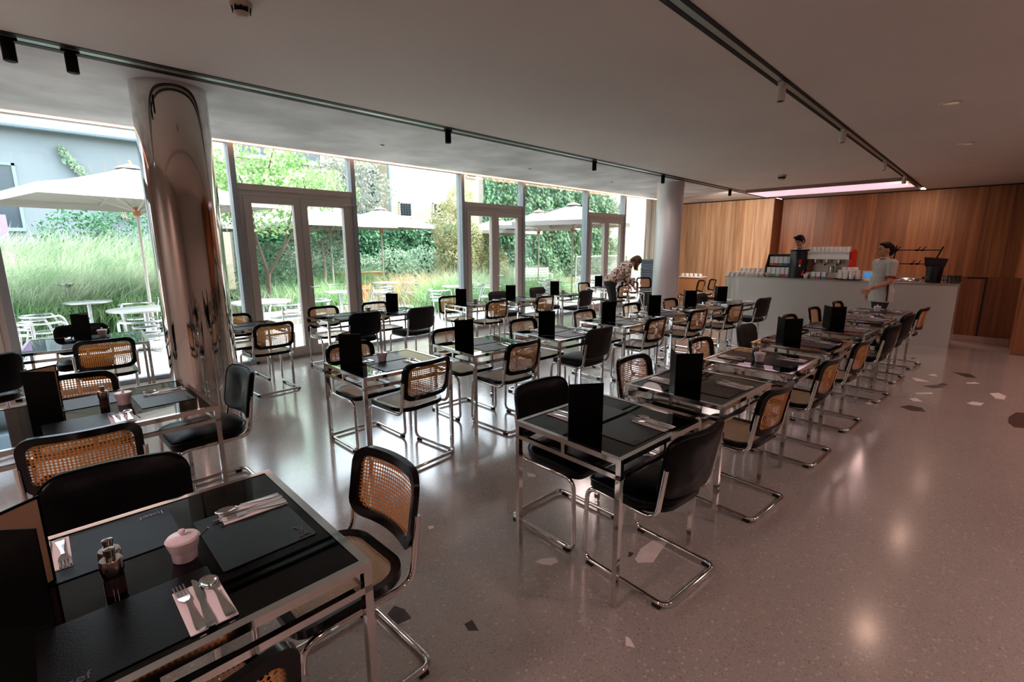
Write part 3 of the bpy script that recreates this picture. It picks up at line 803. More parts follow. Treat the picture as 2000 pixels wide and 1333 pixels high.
def make_mill():
    r = empty('pepper_mill'); tag(r, None, 'pepper mill', 'steel and glass mills')
    MB().lathe([(0.0, 0.0), (0.0195, 0.0), (0.0195, 0.034)], 24).build('lower_body', MATS['mill_body'], r)
    MB().lathe([(0.0185, 0.034), (0.0185, 0.044)], 24).build('glass_band', mat('smoked_glass', '#1a1010', 0.04, spec=0.7), r)
    MB().lathe([(0.021, 0.044), (0.0215, 0.046), (0.0215, 0.070), (0.0195, 0.073), (0.0, 0.073)], 24).build('grinder_cap', MATS['mill_steel'], r)
    MB().lathe([(0.009, 0.073), (0.009, 0.086), (0.0105, 0.087), (0.0105, 0.094), (0.0, 0.096)], 16).build('knob', MATS['mill_steel'], r)
    return r
SM = {n: (f(), []) for n, f in (('mat', make_mat_), ('napkin', make_napkin), ('fork', make_fork), ('knife', make_knife), ('spoon', make_spoon), ('menu', make_menu), ('sugar', make_sugar), ('mill', make_mill))}
SCL = {'mill': (1.22, 1.22, 1.36), 'fork': (1.1, 1.1, 1.1), 'knife': (1.1, 1.1, 1.1), 'spoon': (1.16, 1.12, 1.1)}
def put(kind, T, lx, ly, lz, lrz, label):
    p = T['m'] @ Vector((lx, ly, 0))
    o, u = SM[kind]
    return place(o, u, (p.x, p.y, TOP+lz-0.0025 if kind in ('mat',) else TOP+lz-0.0025), T['rz']+lrz, label, scale=SCL.get(kind))
SIDE = {'near': ('bar-aisle side', 0), 'far': ('window side', math.pi), 'right': ('bar end', math.pi/2), 'left': ('near end', -math.pi/2)}
def setting(T, side, side_word, jit):
    """one cover: placemat, napkin on its right half, fork knife and spoon on the napkin"""
    w, d, nm = T['w'], T['d'], T['nm']
    a = SIDE[side][1]; half = d/2 if side in ('near', 'far') else w/2
    M_ = Matrix.Rotation(a, 2)
    dx, da = jit
    def q(x, y): v = M_ @ Vector((x, y)); return v.x, v.y
    x, y = q(dx, -half+0.055+0.135); put('mat', T, x, y, 0.0, a, f"black placemat on {nm}, {side_word}")
    nx, ny = dx+0.135, -half+0.15
    x, y = q(nx, ny); put('napkin', T, x, y, 0.0028, a+da, f"pinkish paper napkin with cutlery on {nm}, {side_word}")
    for i, (kd, off) in enumerate((('fork', -0.033), ('knife', -0.002), ('spoon', 0.031))):
        x, y = q(nx+off+random.uniform(-.003, .003), ny+0.012+random.uniform(-.006, .006))
        put(kd, T, x, y, 0.0055, a+da+random.uniform(-0.09, 0.09), f"steel {kd} on the napkin of {nm}, {side_word}")
def table(nm, x, y, rz, w, d, sides, chairs, menu=None, sugar=None, mills=(), grp='dining tables', lab=''):
    """x, y = plan position of the corner nearest the camera; rz in degrees"""
    a = R(rz); c = Vector((x, y, 0)) + Matrix.Rotation(a, 3, 'Z') @ Vector((w/2, d/2, 0))
    t = make_table(w, d); t.location = c; t.rotation_euler.z = a
    tag(t, f"black glass-topped table, {lab}", 'table', grp)
    T = dict(m=Matrix.Translation(c) @ Matrix.Rotation(a, 4, 'Z'), rz=a, w=w, d=d, nm=nm)
    for s_ in sides: setting(T, s_, {'near': 'aisle side', 'far': 'window side', 'right': 'bar end', 'left': 'camera end'}[s_], (random.uniform(-.015, .015), random.uniform(-.06, .06)))
    if menu: place(SM['menu'][0], SM['menu'][1], (menu[0], menu[1], TOP-0.0025), R(-130+random.uniform(-4, 4)), f"black folded menu card standing on {nm}")
    if sugar: put('sugar', T, sugar[0], sugar[1], 0.0, R(-80), f"pale porcelain sugar bowl on {nm}")
    for k, (mx, my) in enumerate(mills): put('mill', T, mx, my, 0.0, 0, f"{('pepper mill with steel cap','second mill with steel cap, behind the first,')[k]} on {nm}")
    for kind, side, ox, oy, jz in chairs:
        b = {'near': (ox, -d/2+0.085-oy, 0), 'far': (ox, d/2-0.05+oy, math.pi), 'right': (w/2+0.06+oy, ox, math.pi/2), 'left': (-w/2-0.06-oy, ox, -math.pi/2)}[side]
        p = T['m'] @ Vector((b[0], b[1], 0))
        chair(kind, p.x, p.y, a+b[2]+R(jz), f"at {nm}, {({'near': 'aisle side', 'far': 'window side', 'right': 'bar end', 'left': 'camera end'})[side]}", 'chairs at the dining tables')
    return T
ORD = ['first', 'second', 'third', 'fourth', 'fifth', 'sixth', 'seventh']
# aisle row (nearest the bar aisle), counted from the camera
RROW = [(1.715, 1.04, -3.0, .735, .68, 'black', 'black'), (2.752, 1.0, -2.5, .735, .68, 'cane', 'cane'), (3.84, .94, -1.5, .735, .68, 'cane', 'cane'),
        (4.873, .911, -2.6, .71, .68, 'cane', 'grey'), (6.10, .85, -3, .70, .66, 'black', 'cane'), (7.16, .835, -3, .70, .66, 'black', 'cane'), (8.2, .775, -4, .70, .66, 'cane', 'cane')]
for i, (x, y, rz, w, d, kn, kf) in enumerate(RROW):
    nm = f"the {ORD[i]} aisle-row table"
    table(nm, x, y, rz, w, d, ('near', 'far'), [(kn, 'near', 0.03, 0.0, -2), (kf, 'far', 0.03, 0.01, 1)],
          menu={0: (1.792, 1.392), 1: (2.80, 1.333), 3: (4.90, 1.30), 4: (6.24, 1.204)}.get(i), sugar={2: (-.10, -.02), 5: None, 6: (-.03, .02)}.get(i), mills=((0.02, .06),) if i == 2 else (),
          lab=f"{ORD[i]} from the camera in the row along the bar aisle")
# middle row
MROW = [(1.59, 3.09, -1.0, .79, .68, 'cane', 'cane'), (2.633, 3.084, -4.0, .735, .68, 'cane', 'cane'), (3.666, 2.98, -2.9, .735, .68, 'grey', 'cane'),
        (4.83, 2.952, -2.8, .735, .68, 'cane', 'cane'), (5.90, 2.90, -3, .735, .68, 'cane', 'cane'), (6.93, 2.80, -3, .735, .68, 'cane', 'cane'), (7.98, 2.75, -3, .735, .68, 'grey', 'grey')]
for i, (x, y, rz, w, d, kn, kf) in enumerate(MROW):
    nm = f"the {ORD[i]} middle-row table"
    table(nm, x, y, rz, w, d, ('near', 'far'), [(kn, 'near', (0.04, 0.07, 0.09, .08, .08, .08, .12)[i], -0.01, (6, 5, 4, 2, -2, -3, -4)[i]), (kf, 'far', (-0.06, -.03, -.03, -.02, 0, 0, 0)[i], 0.02, 2)],
          menu=((1.64, 3.547), (2.729, 3.473), (3.739, 3.33), (4.939, 3.348), (6.06, 3.34), (7.10, 3.30), (8.198, 3.25))[i], sugar={0: (-.02, .06), 1: (-.20, .10)}.get(i),
          lab=f"{ORD[i]} from the camera in the middle row")
# window row
WROW = [('the table behind the chrome column', 'behind the chrome column', 1.42, 5.92, 1, .73, .70, 'cane', 'cane', None, None),
        ('the table at the first glass door', 'in front of the first glass door', 2.60, 5.89, -1, .745, .70, 'black', 'cane', None, None),
        ('the table right of the first glass door', 'right of the first glass door, pushed against its neighbour', 3.36, 5.86, -1, .78, .70, 'grey', 'cane', (3.676, 6.291), (-.33, .18)),
        ('the table left of the second door', 'left of the second glass door', 4.80, 5.80, -7, .66, .68, 'cane', 'cane', (4.877, 6.157), (.10, .04)),
        ('the table before the second door', 'before the second glass door', 5.87, 5.70, -4, .68, .70, 'cane', 'grey', (5.987, 6.118), None),
        ('the table right of the second door', 'right of the second glass door', 7.18, 5.78, -2, .66, .70, 'grey', 'grey', (7.277, 6.174), (.10, .02)),
        ('the last window table', 'last in the window row, by the third glass door', 9.16, 5.98, 0, .76, .70, 'cane', 'cane', (9.40, 6.60), None)]
for i, (nm, lab, x, y, rz, w, d, kn, kf, mn, sg) in enumerate(WROW):
    table(nm, x, y, rz, w, d, ('near', 'far'), [(kn, 'near', (.10, .06, .10, .14, .14, .16, -.12)[i], (0.05, 0, 0.05, .02, .02, .02, 0)[i], (2, 3, 5, 4, 3, 6, 0)[i]), (kf, 'far', (0, -.05, -.02, -.1, -.05, -.1, -.2)[i], 0.02, 0)],
          menu=mn, sugar=sg, mills=((-.11, .08), (-.07, .10)) if i == 3 else (), lab=lab)
chair('cane', 10.25, 6.30, R(95), 'at the bar end of the last window table', 'chairs at the dining tables')
# the three large tables near the camera and by the left pane
table('the large foreground table', -.46, 1.20, 0, 1.065, .86, ('near', 'far', 'right'),
      [('cane', 'near', 0.02, 0.06, -2), ('black', 'far', 0.03, 0.05, -8), ('cane', 'right', -0.02, 0.0, 1)],
      menu=(-.205, 1.66), sugar=(.145, -.015), mills=((-.022, -.045), (-.02, .012)), lab='large one in the foreground corner')
table('the large table behind the foreground', -.44, 3.13, 1.5, 1.135, .87, ('near', 'far', 'right'),
      [('cane', 'near', -.03, 0.06, -8), ('cane', 'far', 0.0, 0.06, -4), ('black', 'right', 0.02, -0.03, 0)],
      menu=(-.103, 3.70), sugar=(.19, .03), mills=((.10, .04),), lab='large one between the foreground table and the chrome column')
table('the large table by the left pane', -.17, 6.05, -4.5, .95, .88, ('near', 'far'),
      [('cane', 'near', 0.12, 0.02, 2), ('black', 'far', -0.05, -.02, 0)],
      menu=(.245, 6.655), sugar=(.12, .24), lab='large one against the leftmost window pane')
chair('black', -0.42, 5.72, R(20), 'standing free at the left edge below the first window', 'chairs at the dining tables')
# chairs and folding chair parked by the curtain
chair('cane', 11.9, 6.62, R(150), 'parked alone beside the blue cushion stacks', 'parked chairs')
chair('cane', 11.85, 5.35, R(45), 'parked beside the satin column, nearer to the column', 'parked chairs')
chair('cane', 12.40, 5.30, R(42), 'parked beside the satin column, further from the column', 'parked chairs')
N2 = ['first','second','third','fourth','fifth','sixth','seventh','eighth','ninth','tenth','eleventh','twelfth','thirteenth','fourteenth','fifteenth','sixteenth','seventeenth']
# ------------------------------------------------------------------ bar
mat('bar_metal', '#bab6af', 0.33, 0.45)
mat('bar_top', '#a8a39c', 0.3, 0.9)
mat('red_enamel', '#c8120f', 0.25, spec=0.6)
mat('white_enamel', '#e8e7e6', 0.3)
mat('cup_white', '#f4f0ea', 0.3)
mat('black_plastic', '#131214', 0.3)
mat('clear_glass_ware', '#cfd4d2', 0.06, spec=0.6)
BT = 1.05
bar = empty('bar_counter', (10.9, 2.2, 0)); tag(bar, 'grey metal bar counter with a rounded end, in front of the wood wall', 'counter')
def bar_plan(x0, x1, y0, y1, r):
    out = [(x0, y0), (x1, y0), (x1, y1)]
    for k in range(13):
        t = R(90+90*k/12); out.append((x0+r+r*math.cos(t), y1-r+r*math.sin(t)))
    return [(x-10.9, y-2.2) for x, y in out]
MB().prism(bar_plan(10.51, 11.22, 0.355, 4.16, 0.42), 0.0, BT-0.022).build('body', MATS['bar_metal'], bar)
MB().prism(bar_plan(10.50, 11.25, 0.345, 4.17, 0.43), BT-0.02, BT).build('worktop', MATS['bar_top'], bar)
bb = empty('back_counter', (15.7, 2.3, 0)); tag(bb, 'low dark back counter along the wood wall behind the bar', 'counter')
MB().box(-0.3, -1.9, 0.0, 0.3, 2.2, 0.88).build('body', MATS['oak_dark'], bb)
MB().box(-0.33, -1.92, 0.88, 0.33, 2.22, 0.92).build('worktop', MATS['bar_top'], bb)

def make_cup():
    r = empty('coffee_cup'); tag(r, None, 'cup')
    MB().lathe([(0.0, 0.0), (0.024, 0.0), (0.027, 0.004), (0.036, 0.045), (0.0405, 0.082), (0.0385, 0.083), (0.034, 0.045), (0.0, 0.008)], 18).build('cup_body', MATS['cup_white'], r)
    MB().tube(fillet([(0.036, 0, 0.066), (0.062, 0, 0.066), (0.056, 0, 0.026), (0.033, 0, 0.028)], 0.012, 3), 0.0045, 6).build('cup_handle', MATS['cup_white'], r)
    return r
cup = make_cup(); CU = []
def cups(label, group, pts):
    for x, y, z in pts: place(cup, CU, (x, y, z), random.uniform(0, 6.28), label, group)
for k in range(8):
    place(cup, CU, (10.70, 4.02-0.094*k, BT), random.uniform(2, 4), f"white cup in the front row on the bar, {('first','second','third','fourth','fifth','sixth','seventh','eighth')[k]} from the rounded end", 'cups in rows on the bar')
for k in range(8): cups(f'{N2[k]} white cup from the rounded end, second row on the bar', 'cups in rows on the bar', [(10.81, 3.96-0.094*k, BT)])
for k in range(7): cups(f'{N2[k]} white cup from the rounded end, third row on the bar', 'cups in rows on the bar', [(10.92, 3.92-0.094*k, BT)])
for k in range(6): cups(f'{N2[k]} white cup from the rounded end, standing on the third row of bar cups', 'cups in rows on the bar', [(10.90, 3.86-0.094*k, BT+0.084)])
for k in range(5): cups(f'{N2[k]} white cup from the rounded end, fourth row on the bar', 'cups in rows on the bar', [(11.03, 3.86-0.094*k, BT)])

# tea rack with boxes
tr_ = empty('tea_rack', (10.93, 3.11, BT)); tag(tr_, 'black two-tier rack of tea boxes on the bar, beside the cups', 'rack')
for y in (-0.235, 0.235):
    MB().prism([(-0.13, 0.0), (0.13, 0.0), (0.13, 0.46), (0.03, 0.46), (-0.13, 0.20)], y-0.008, y+0.008, M=lambda v: (v[0], v[2], v[1])).build('side_panel', MATS['black_plastic'], tr_)
for x0, x1, z in ((-0.13, 0.0, 0.0), (0.0, 0.13, 0.215)):
    MB().box(x0, -0.225, z, x1, 0.225, z+0.014).build('shelf', MATS['black_plastic'], tr_)
MB().box(0.0, -0.225, 0.445, 0.13, 0.225, 0.46).build('top_panel', MATS['black_plastic'], tr_)
MB().box(0.12, -0.225, 0.015, 0.13, 0.225, 0.445).build('back_panel', MATS['black_plastic'], tr_)
TEAC = [('yellow', '#d8b23a'), ('red', '#c03030'), ('green', '#3c8a52'), ('blue', '#3c62a8'), ('navy', '#28345f'), ('orange', '#d98a3c'), ('teal', '#4a9a90'), ('lime', '#a8b84a'), ('crimson', '#b8323c'), ('pink', '#cf6a88')]
boxme = {}
for i, (cn, hx) in enumerate(TEAC):
    row = i // 5; k = i % 5
    r = empty('tea_box', ((10.99 if row == 0 else 10.86), 3.11+0.172-0.086*k, BT+(0.229 if row == 0 else 0.014)))
    tag(r, f"white tea box with {cn} foot band, {'upper' if row == 0 else 'lower'} tier of the rack", 'tea box', 'tea boxes in the rack')
    MB().box(-0.04, -0.038, 0.0, 0.04, 0.038, 0.18).build('carton', MATS['white_enamel'], r)
    MB().box(-0.0408, -0.0385, 0.002, 0.0, 0.0385, 0.046).build('colour_band', mat('tea_'+cn, hx, 0.5), r)
# tall black urn
u = empty('coffee_urn', (10.86, 2.76, BT)); tag(u, 'tall black cylindrical coffee urn on the bar, left of the espresso machine', 'urn')
MB().lathe([(0.0, 0.0), (0.155, 0.0), (0.16, 0.02), (0.16, 0.53), (0.15, 0.555), (0.0, 0.56)], 36).build('body', MATS['black_plastic'], u)
MB().lathe([(0.161, 0.52), (0.163, 0.525), (0.163, 0.535), (0.161, 0.54)], 36).build('rim', MATS['black_metal'], u)
def curved(mb, a0, a1, z0, z1, r_, n=6):
    vs = []
    for k in range(n+1):
        a = R(a0+(a1-a0)*k/n); vs += [(r_*math.cos(a), r_*math.sin(a), z0), (r_*math.cos(a), r_*math.sin(a), z1)]
    mb.add(vs, [(2*k, 2*k+2, 2*k+3, 2*k+1) for k in range(n)], 0, True); return mb
curved(MB(), 196, 210, 0.27, 0.36, 0.1612).build('emblem', MATS['red_enamel'], u)
curved(MB(), 198, 208, 0.22, 0.26, 0.1612).build('emblem_lettering', MATS['white_enamel'], u)
# espresso machine
em = empty('espresso_machine', (11.02, 2.27, BT)); em.scale = (1, 0.82, 1); tag(em, 'espresso machine with red side panels and a white top on the bar', 'coffee machine')
MB().box(-0.26, -0.40, 0.03, 0.26, 0.40, 0.12).build('drip_tray', MATS['steel'], em)
MB().box(0.10, -0.40, 0.12, 0.26, 0.40, 0.44).build('rear_housing', MATS['steel'], em)
MB().box(-0.20, -0.42, 0.37, 0.26, 0.42, 0.50).build('upper_housing', MATS['white_enamel'], em)
MB().box(-0.22, -0.43, 0.50, 0.27, 0.43, 0.52).build('cup_shelf', MATS['white_enamel'], em)
side = [(-0.30, 0.05), (-0.24, 0.02), (0.28, 0.02), (0.30, 0.30), (0.27, 0.53), (-0.12, 0.56), (-0.20, 0.52), (-0.18, 0.36), (-0.24, 0.2)]
for y in (-0.455, 0.455):
    MB().prism(side[::-1], y-0.02, y+0.02, M=lambda v: (v[0], v[2], v[1])).build('side_panel', MATS['red_enamel'], em)
for y in (-0.22, 0.02, 0.25):
    gh = MB().lathe([(0.0, 0.27), (0.042, 0.27), (0.045, 0.30), (0.04, 0.37), (0.0, 0.37)], 16, (-0.10, y, 0)).build('group_head', MATS['steel'], em)
    MB().bar((-0.14, y, 0.285), (-0.26, y, 0.265), 0.028, 0.028).build('portafilter_handle', MATS['black_plastic'], gh)
for y in (-0.40, 0.38):
    MB().tube([(-0.16, y, 0.36), (-0.2, y, 0.26), (-0.19, y, 0.14)], 0.006, 6).build('steam_wand', MATS['steel'], em)
for x, y in ((-0.2, -0.35), (-0.2, 0.35), (0.2, -0.35), (0.2, 0.35)):
    MB().lathe([(0.02, 0.0), (0.025, 0.03)], 10, (x, y, 0)).build('foot', MATS['black_plastic'], em)
MB().lathe([(0.0, 0.1205), (0.05, 0.1205), (0.055, 0.20), (0.045, 0.24), (0.042, 0.24), (0.05, 0.20)], 16, (-0.17, -0.1, 0)).build('milk_jug', MATS['steel'], em)
for k in range(10): cups(f'{N2[k]} white cup from the urn, front line on top of the espresso machine', 'cups on the espresso machine', [(10.88, 2.575-0.069*k, BT+0.52)])
for k in range(9): cups(f'{N2[k]} white cup from the urn, back line on top of the espresso machine', 'cups on the espresso machine', [(10.985, 2.56-0.072*k, BT+0.52)])
# tins, small cup, cup towers on a tray
for k, (y, hx, cn) in enumerate(((2.44, '#7f8c90', 'grey'), (2.36, '#c2587a', 'pink'), (2.27, '#3f86a8', 'blue'))):
    r = empty('tea_tin', (10.70, y, BT)); tag(r, f"white tin with {cn} foot standing in front of the espresso machine", 'tin', 'tins on the bar')
    MB().box(-0.033, -0.033, 0, 0.033, 0.033, 0.13).build('tin_body', MATS['white_enamel'], r)
    MB().box(-0.0336, -0.0336, 0.0, 0.0336, 0.0336, 0.045).build('colour_band', mat('tin_'+cn, hx, 0.4), r)
place(cup, CU, (10.66, 2.56, BT), 3, 'single white cup in front of the black urn', 'cups in rows on the bar')
ty = empty('round_tray', (10.78, 1.87, BT)); tag(ty, 'round black tray under the cup towers on the bar', 'tray')
MB().lathe([(0.0, 0.0), (0.22, 0.0), (0.24, 0.018), (0.236, 0.018), (0.218, 0.005), (0.0, 0.005)], 36).build('tray_dish', MATS['black_plastic'], ty)
for i, (dx, dy, n) in enumerate(((-0.13, 0.13, 3), (-0.15, 0.04, 3), (-0.15, -0.05, 3), (-0.12, -0.14, 3), (-0.04, 0.09, 4), (-0.05, 0.0, 4), (-0.04, -0.09, 4), (0.06, 0.05, 4), (0.06, -0.05, 4))):
    for k in range(n): cups(f'white cup {N2[k]} from the bottom in the {N2[i]} tower on the round tray', 'cup towers on the tray', [(10.78+dx, 1.87+dy, BT+0.005+0.046*k)])
# card terminal
r = empty('payment_terminal', (10.76, 1.60, BT)); tag(r, 'small white till display with a blue screen beside the cup towers', 'terminal')
MB().box(-0.05, -0.07, 0, 0.05, 0.07, 0.015).build('base', MATS['white_enamel'], r)
MB().box(-0.012, -0.075, 0.015, 0.012, 0.075, 0.17).build('case', MATS['white_enamel'], r)
MB().box(-0.0145, -0.06, 0.06, -0.0115, 0.05, 0.14).build('screen', mat('blue_screen', '#15283c', 0.2, emit='#3f8fd0', estr=0.8), r)
# black hook rack
r = empty('hook_rack', (11.12, 0.95, BT)); tag(r, 'black wire rack with hooks on the bar, behind the waitress', 'rack')
MB().tube([(0, 0.38, 0.0), (0, 0.33, 0.62)], 0.011, 8).build('post', MATS['black_metal'], r)
MB().tube([(0, -0.22, 0.0), (0, -0.20, 0.30), (0, -0.30, 0.60)], 0.011, 8).build('post', MATS['black_metal'], r)
for z in (0.30, 0.54): MB().tube([(0, 0.36, z), (0, -0.28, z)], 0.009, 8).build('rod', MATS['black_metal'], r)
hk = MB().tube([(0, 0, 0), (0, -0.03, 0.012), (0, -0.035, 0.045), (0, -0.06, 0.055)], 0.008, 6).ell((0, -0.008, 0.0), (0.02, 0.03, 0.02), 8, 6).mesh('hook', MATS['black_metal'])
for y, z in ((0.05, 0.54), (-0.02, 0.54), (0.33, 0.54), (0.02, 0.30), (0.10, 0.30), (-0.1, 0.06)): link_mesh('hook', hk, r, (0, y, z))
# steel dish
r = empty('serving_tray', (10.82, 1.02, BT)); tag(r, 'steel serving tray with a low lid on the bar', 'tray')
MB().box(-0.14, -0.19, 0, 0.14, 0.19, 0.02).build('tray_base', MATS['steel'], r)
MB().ell((0, 0.0, 0.02), (0.11, 0.15, 0.055), 20, 8).build('tray_lid', MATS['steel'], r)
# black bucket with square hopper
r = empty('ice_bucket', (10.86, 0.70, BT)); r.scale = (0.72, 0.72, 0.66); tag(r, 'black bucket with a flared square top on the bar end', 'bucket')
MB().lathe([(0.0, 0.0), (0.145, 0.0), (0.15, 0.01), (0.165, 0.40), (0.158, 0.40), (0.14, 0.02), (0.0, 0.02)], 32).build('bucket_body', MATS['black_plastic'], r)
MB().lathe([(0.15, 0.398), (0.172, 0.40), (0.172, 0.412), (0.15, 0.414)], 32).build('rim', MATS['black_plastic'], r)
hp = MB(); a = [(-.12,-.17,.40),(.16,-.17,.40),(.16,.17,.40),(-.12,.17,.40),(-.14,-.21,.60),(.18,-.21,.60),(.18,.21,.64),(-.14,.21,.64)]
hp.add(a, [(0,1,5,4),(1,2,6,5),(2,3,7,6),(3,0,4,7)], 0); o = hp.build('hopper', MATS['black_plastic'], r); md = o.modifiers.new('thick', 'SOLIDIFY'); md.thickness = 0.012
# drinking glasses
glass_mat('drinking_glass', '#e8ecea', 1.0)
def make_glass():
    g = MB().lathe([(0.0, 0.0), (0.030, 0.0), (0.037, 0.13), (0.035, 0.13), (0.028, 0.008), (0.0, 0.008)], 20).build('drinking_glass', MATS['drinking_glass']); tag(g, None, 'glass', 'glasses on the bar end'); return g
gl = make_glass(); GU = []
for k, (x, y) in enumerate(((10.68, .53), (10.69, .44), (10.77, .48), (10.78, .40), (10.86, .45), (10.87, .38))):
    place(gl, GU, (x, y, BT), 0, f'{N2[k]} empty straight drinking glass from the bar edge, beside the bucket')

# ------------------------------------------------------------------ far corner by the curtain
mat('cushion_blue', '#7f90a0', 0.8, noise=(30, '#6d7d8d', 0.5))
mat('sideboard_wood', '#a8754c', 0.5)
cm = MB().prism(rrect(0.44, 0.44, 0.06, 4), 0.004, 0.056).mesh('seat_cushion', MATS['cushion_blue'])
c0 = None
for s_, (x, y, n, rz, lab) in enumerate(((12.55, 6.95, 16, 20, 'left'), (13.05, 6.86, 17, 24, 'right'))):
    tr2 = MB().box(-0.22, -0.22, 0, 0.22, 0.22, 0.36).build('stack_crate', MATS['black_plastic'], None, (x, y, 0), R(rz))
    tag(tr2, f"dark crate under the {'lower' if s_ == 0 else 'taller'} stack of blue cushions", 'crate')
    for k in range(n):
        if c0 is None: c0 = o = link_mesh('seat_cushion', cm)
        else: o = c0.copy(); col.objects.link(o)
        o.location = (x+random.uniform(-.01, .01), y+random.uniform(-.01, .01), 0.36+0.06*k); o.rotation_euler.z = R(rz)+random.uniform(-.06, .06)
        tag(o, f"blue-grey seat cushion {N2[k]} from the bottom of the {'lower' if s_ == 0 else 'taller'} stack", 'cushion', f"cushions in the {'lower' if s_ == 0 else 'taller'} stack")
sb = empty('sideboard', (14.3, 6.45, 0)); sb.scale = (1, 0.45, 0.9); tag(sb, 'wooden sideboard with white cups behind the satin column', 'sideboard')
MB().box(-0.22, -0.7, 0.1, 0.22, 0.7, 0.84).build('cabinet_body', MATS['sideboard_wood'], sb)
MB().box(-0.25, -0.72, 0.84, 0.25, 0.72, 0.87).build('top_board', MATS['white_enamel'], sb)
for x in (-0.19, 0.19):
    for y in (-0.66, 0.66): MB().box(x-0.02, y-0.02, 0, x+0.02, y+0.02, 0.1).build('leg', MATS['black_metal'], sb)
for k in range(9): cups(f'{N2[k]} white cup from the bar side on the sideboard behind the satin column', 'cups on the sideboard', [(14.2+0.1*(k % 2), 6.18+0.068*k, 0.784)])

# folding chair of pale metal with a bag on it is left as a chair only
fc = empty('folding_chair', (11.35, 6.72, 0), R(160)); tag(fc, 'pale metal folding chair with a grey back, between the bending person and the cushions', 'chair')
for x in (-0.2, 0.2):
    MB().tube([(x, 0.20, 0.0), (x, -0.22, 0.84)], 0.011, 8).build('leg', MATS['white_enamel'], fc)
    MB().tube([(x*0.93, -0.22, 0.0), (x*0.93, 0.14, 0.46)], 0.011, 8).build('leg', MATS['white_enamel'], fc)
MB().prism(rrect(0.36, 0.36, 0.03, 3), 0.455, 0.472).build('seat', MATS['white_enamel'], fc)
MB().box(-0.2, -0.235, 0.66, 0.2, -0.205, 0.84).build('backrest', mat('chair_grey', '#8d8a88', 0.6), fc)

# ------------------------------------------------------------------ people
mat('skin', '#b98266', 0.5); mat('skin_pale', '#caa08a', 0.5)
mat('hair_black', '#120e0d', 0.65, spec=0.2); mat('hair_brown', '#4a3a2c', 0.65, spec=0.2)
mat('shirt_grey', '#b4aea8', 0.85, bump=(9, 0.3)); mat('shirt_white', '#c9c9cc', 0.85); mat('trim_red', '#8e1519', 0.7)
mat('trouser_black', '#100f11', 0.8); mat('shoe_black', '#0c0b0b', 0.4)
mat('eye_white', '#d8d0c8', 0.3); mat('eye_dark', '#1a1210', 0.2); mat('lip', '#8a4a42', 0.5)
def patterned():
    m = mat('blouse_print', '#b79c8c', 0.85); nt = m.node_tree; b = nt.nodes['Principled BSDF']
    tc = nt.nodes.new('ShaderNodeTexCoord'); v = nt.nodes.new('ShaderNodeTexVoronoi'); v.inputs['Scale'].default_value = 38
    nt.links.new(tc.outputs['Object'], v.inputs['Vector']); rp = nt.nodes.new('ShaderNodeValToRGB'); rp.color_ramp.interpolation = 'CONSTANT'
    e = rp.color_ramp.elements; e[0].color = lin('#4a3630'); e[1].position = 0.35; e[1].color = lin('#b09484'); x = e.new(0.65); x.color = lin('#d8c4b4')
    sp2 = nt.nodes.new('ShaderNodeSeparateColor'); nt.links.new(v.outputs['Color'], sp2.inputs[0]); nt.links.new(sp2.outputs[0], rp.inputs[0]); nt.links.new(rp.outputs[0], b.inputs['Base Color'])
patterned()
def fuse(mb, name, m, parent, vox=0.009, smooth=3):
    o = mb.build(name, MATS[m], parent)
    r = o.modifiers.new('fuse', 'REMESH'); r.mode = 'VOXEL'; r.voxel_size = vox; r.use_smooth_shade = True
    s_ = o.modifiers.new('soften', 'SMOOTH'); s_.iterations = smooth; s_.factor = 0.5
    return o
def head(b, c, M3):
    """skull, jaw, nose, ears and lips around centre c, M3 = head orientation (face towards local +Y)"""
    def q(x, y, z): return Vector(c)+M3 @ Vector((x, y, z))
    b.ell(q(0, -0.012, 0.02), (0.074, 0.092, 0.098), 20, 14, rot=M3)
    b.ell(q(0, 0.028, -0.035), (0.058, 0.062, 0.072), 18, 12, rot=M3)
    b.ell(q(0, 0.058, -0.082), (0.030, 0.030, 0.022), 12, 8, rot=M3)
    b.cap(q(0, 0.086, 0.012), 0.010, q(0, 0.104, -0.026), 0.016, 8)
    b.ell(q(0, 0.084, -0.058), (0.024, 0.012, 0.010), 10, 6, rot=M3)
    b.cap(q(-0.03, 0.074, 0.024), 0.012, q(0.03, 0.074, 0.024), 0.012, 8)
    for s_ in (-1, 1):
        b.ell(q(s_*0.076, -0.012, -0.01), (0.012, 0.022, 0.034), 10, 8, rot=M3)
        b.ell(q(s_*0.04, 0.055, -0.02), (0.022, 0.022, 0.022), 10, 8, rot=M3)
def face(parent, c, M3):
    def q(x, y, z): return Vector(c)+M3 @ Vector((x, y, z))
    for s_ in (-1, 1):
        MB().ell(q(s_*0.031, 0.078, 0.003), (0.012, 0.008, 0.007), 10, 6, rot=M3).build('eye', MATS['eye_dark'], parent)
        MB().cap(q(s_*0.014, 0.087, 0.026), 0.005, q(s_*0.05, 0.074, 0.027), 0.004, 6).build('eyebrow', MATS['hair_black'], parent)
    MB().cap(q(-0.016, 0.094, -0.057), 0.006, q(0.016, 0.094, -0.057), 0.006, 8).build('mouth', MATS['lip'], parent)
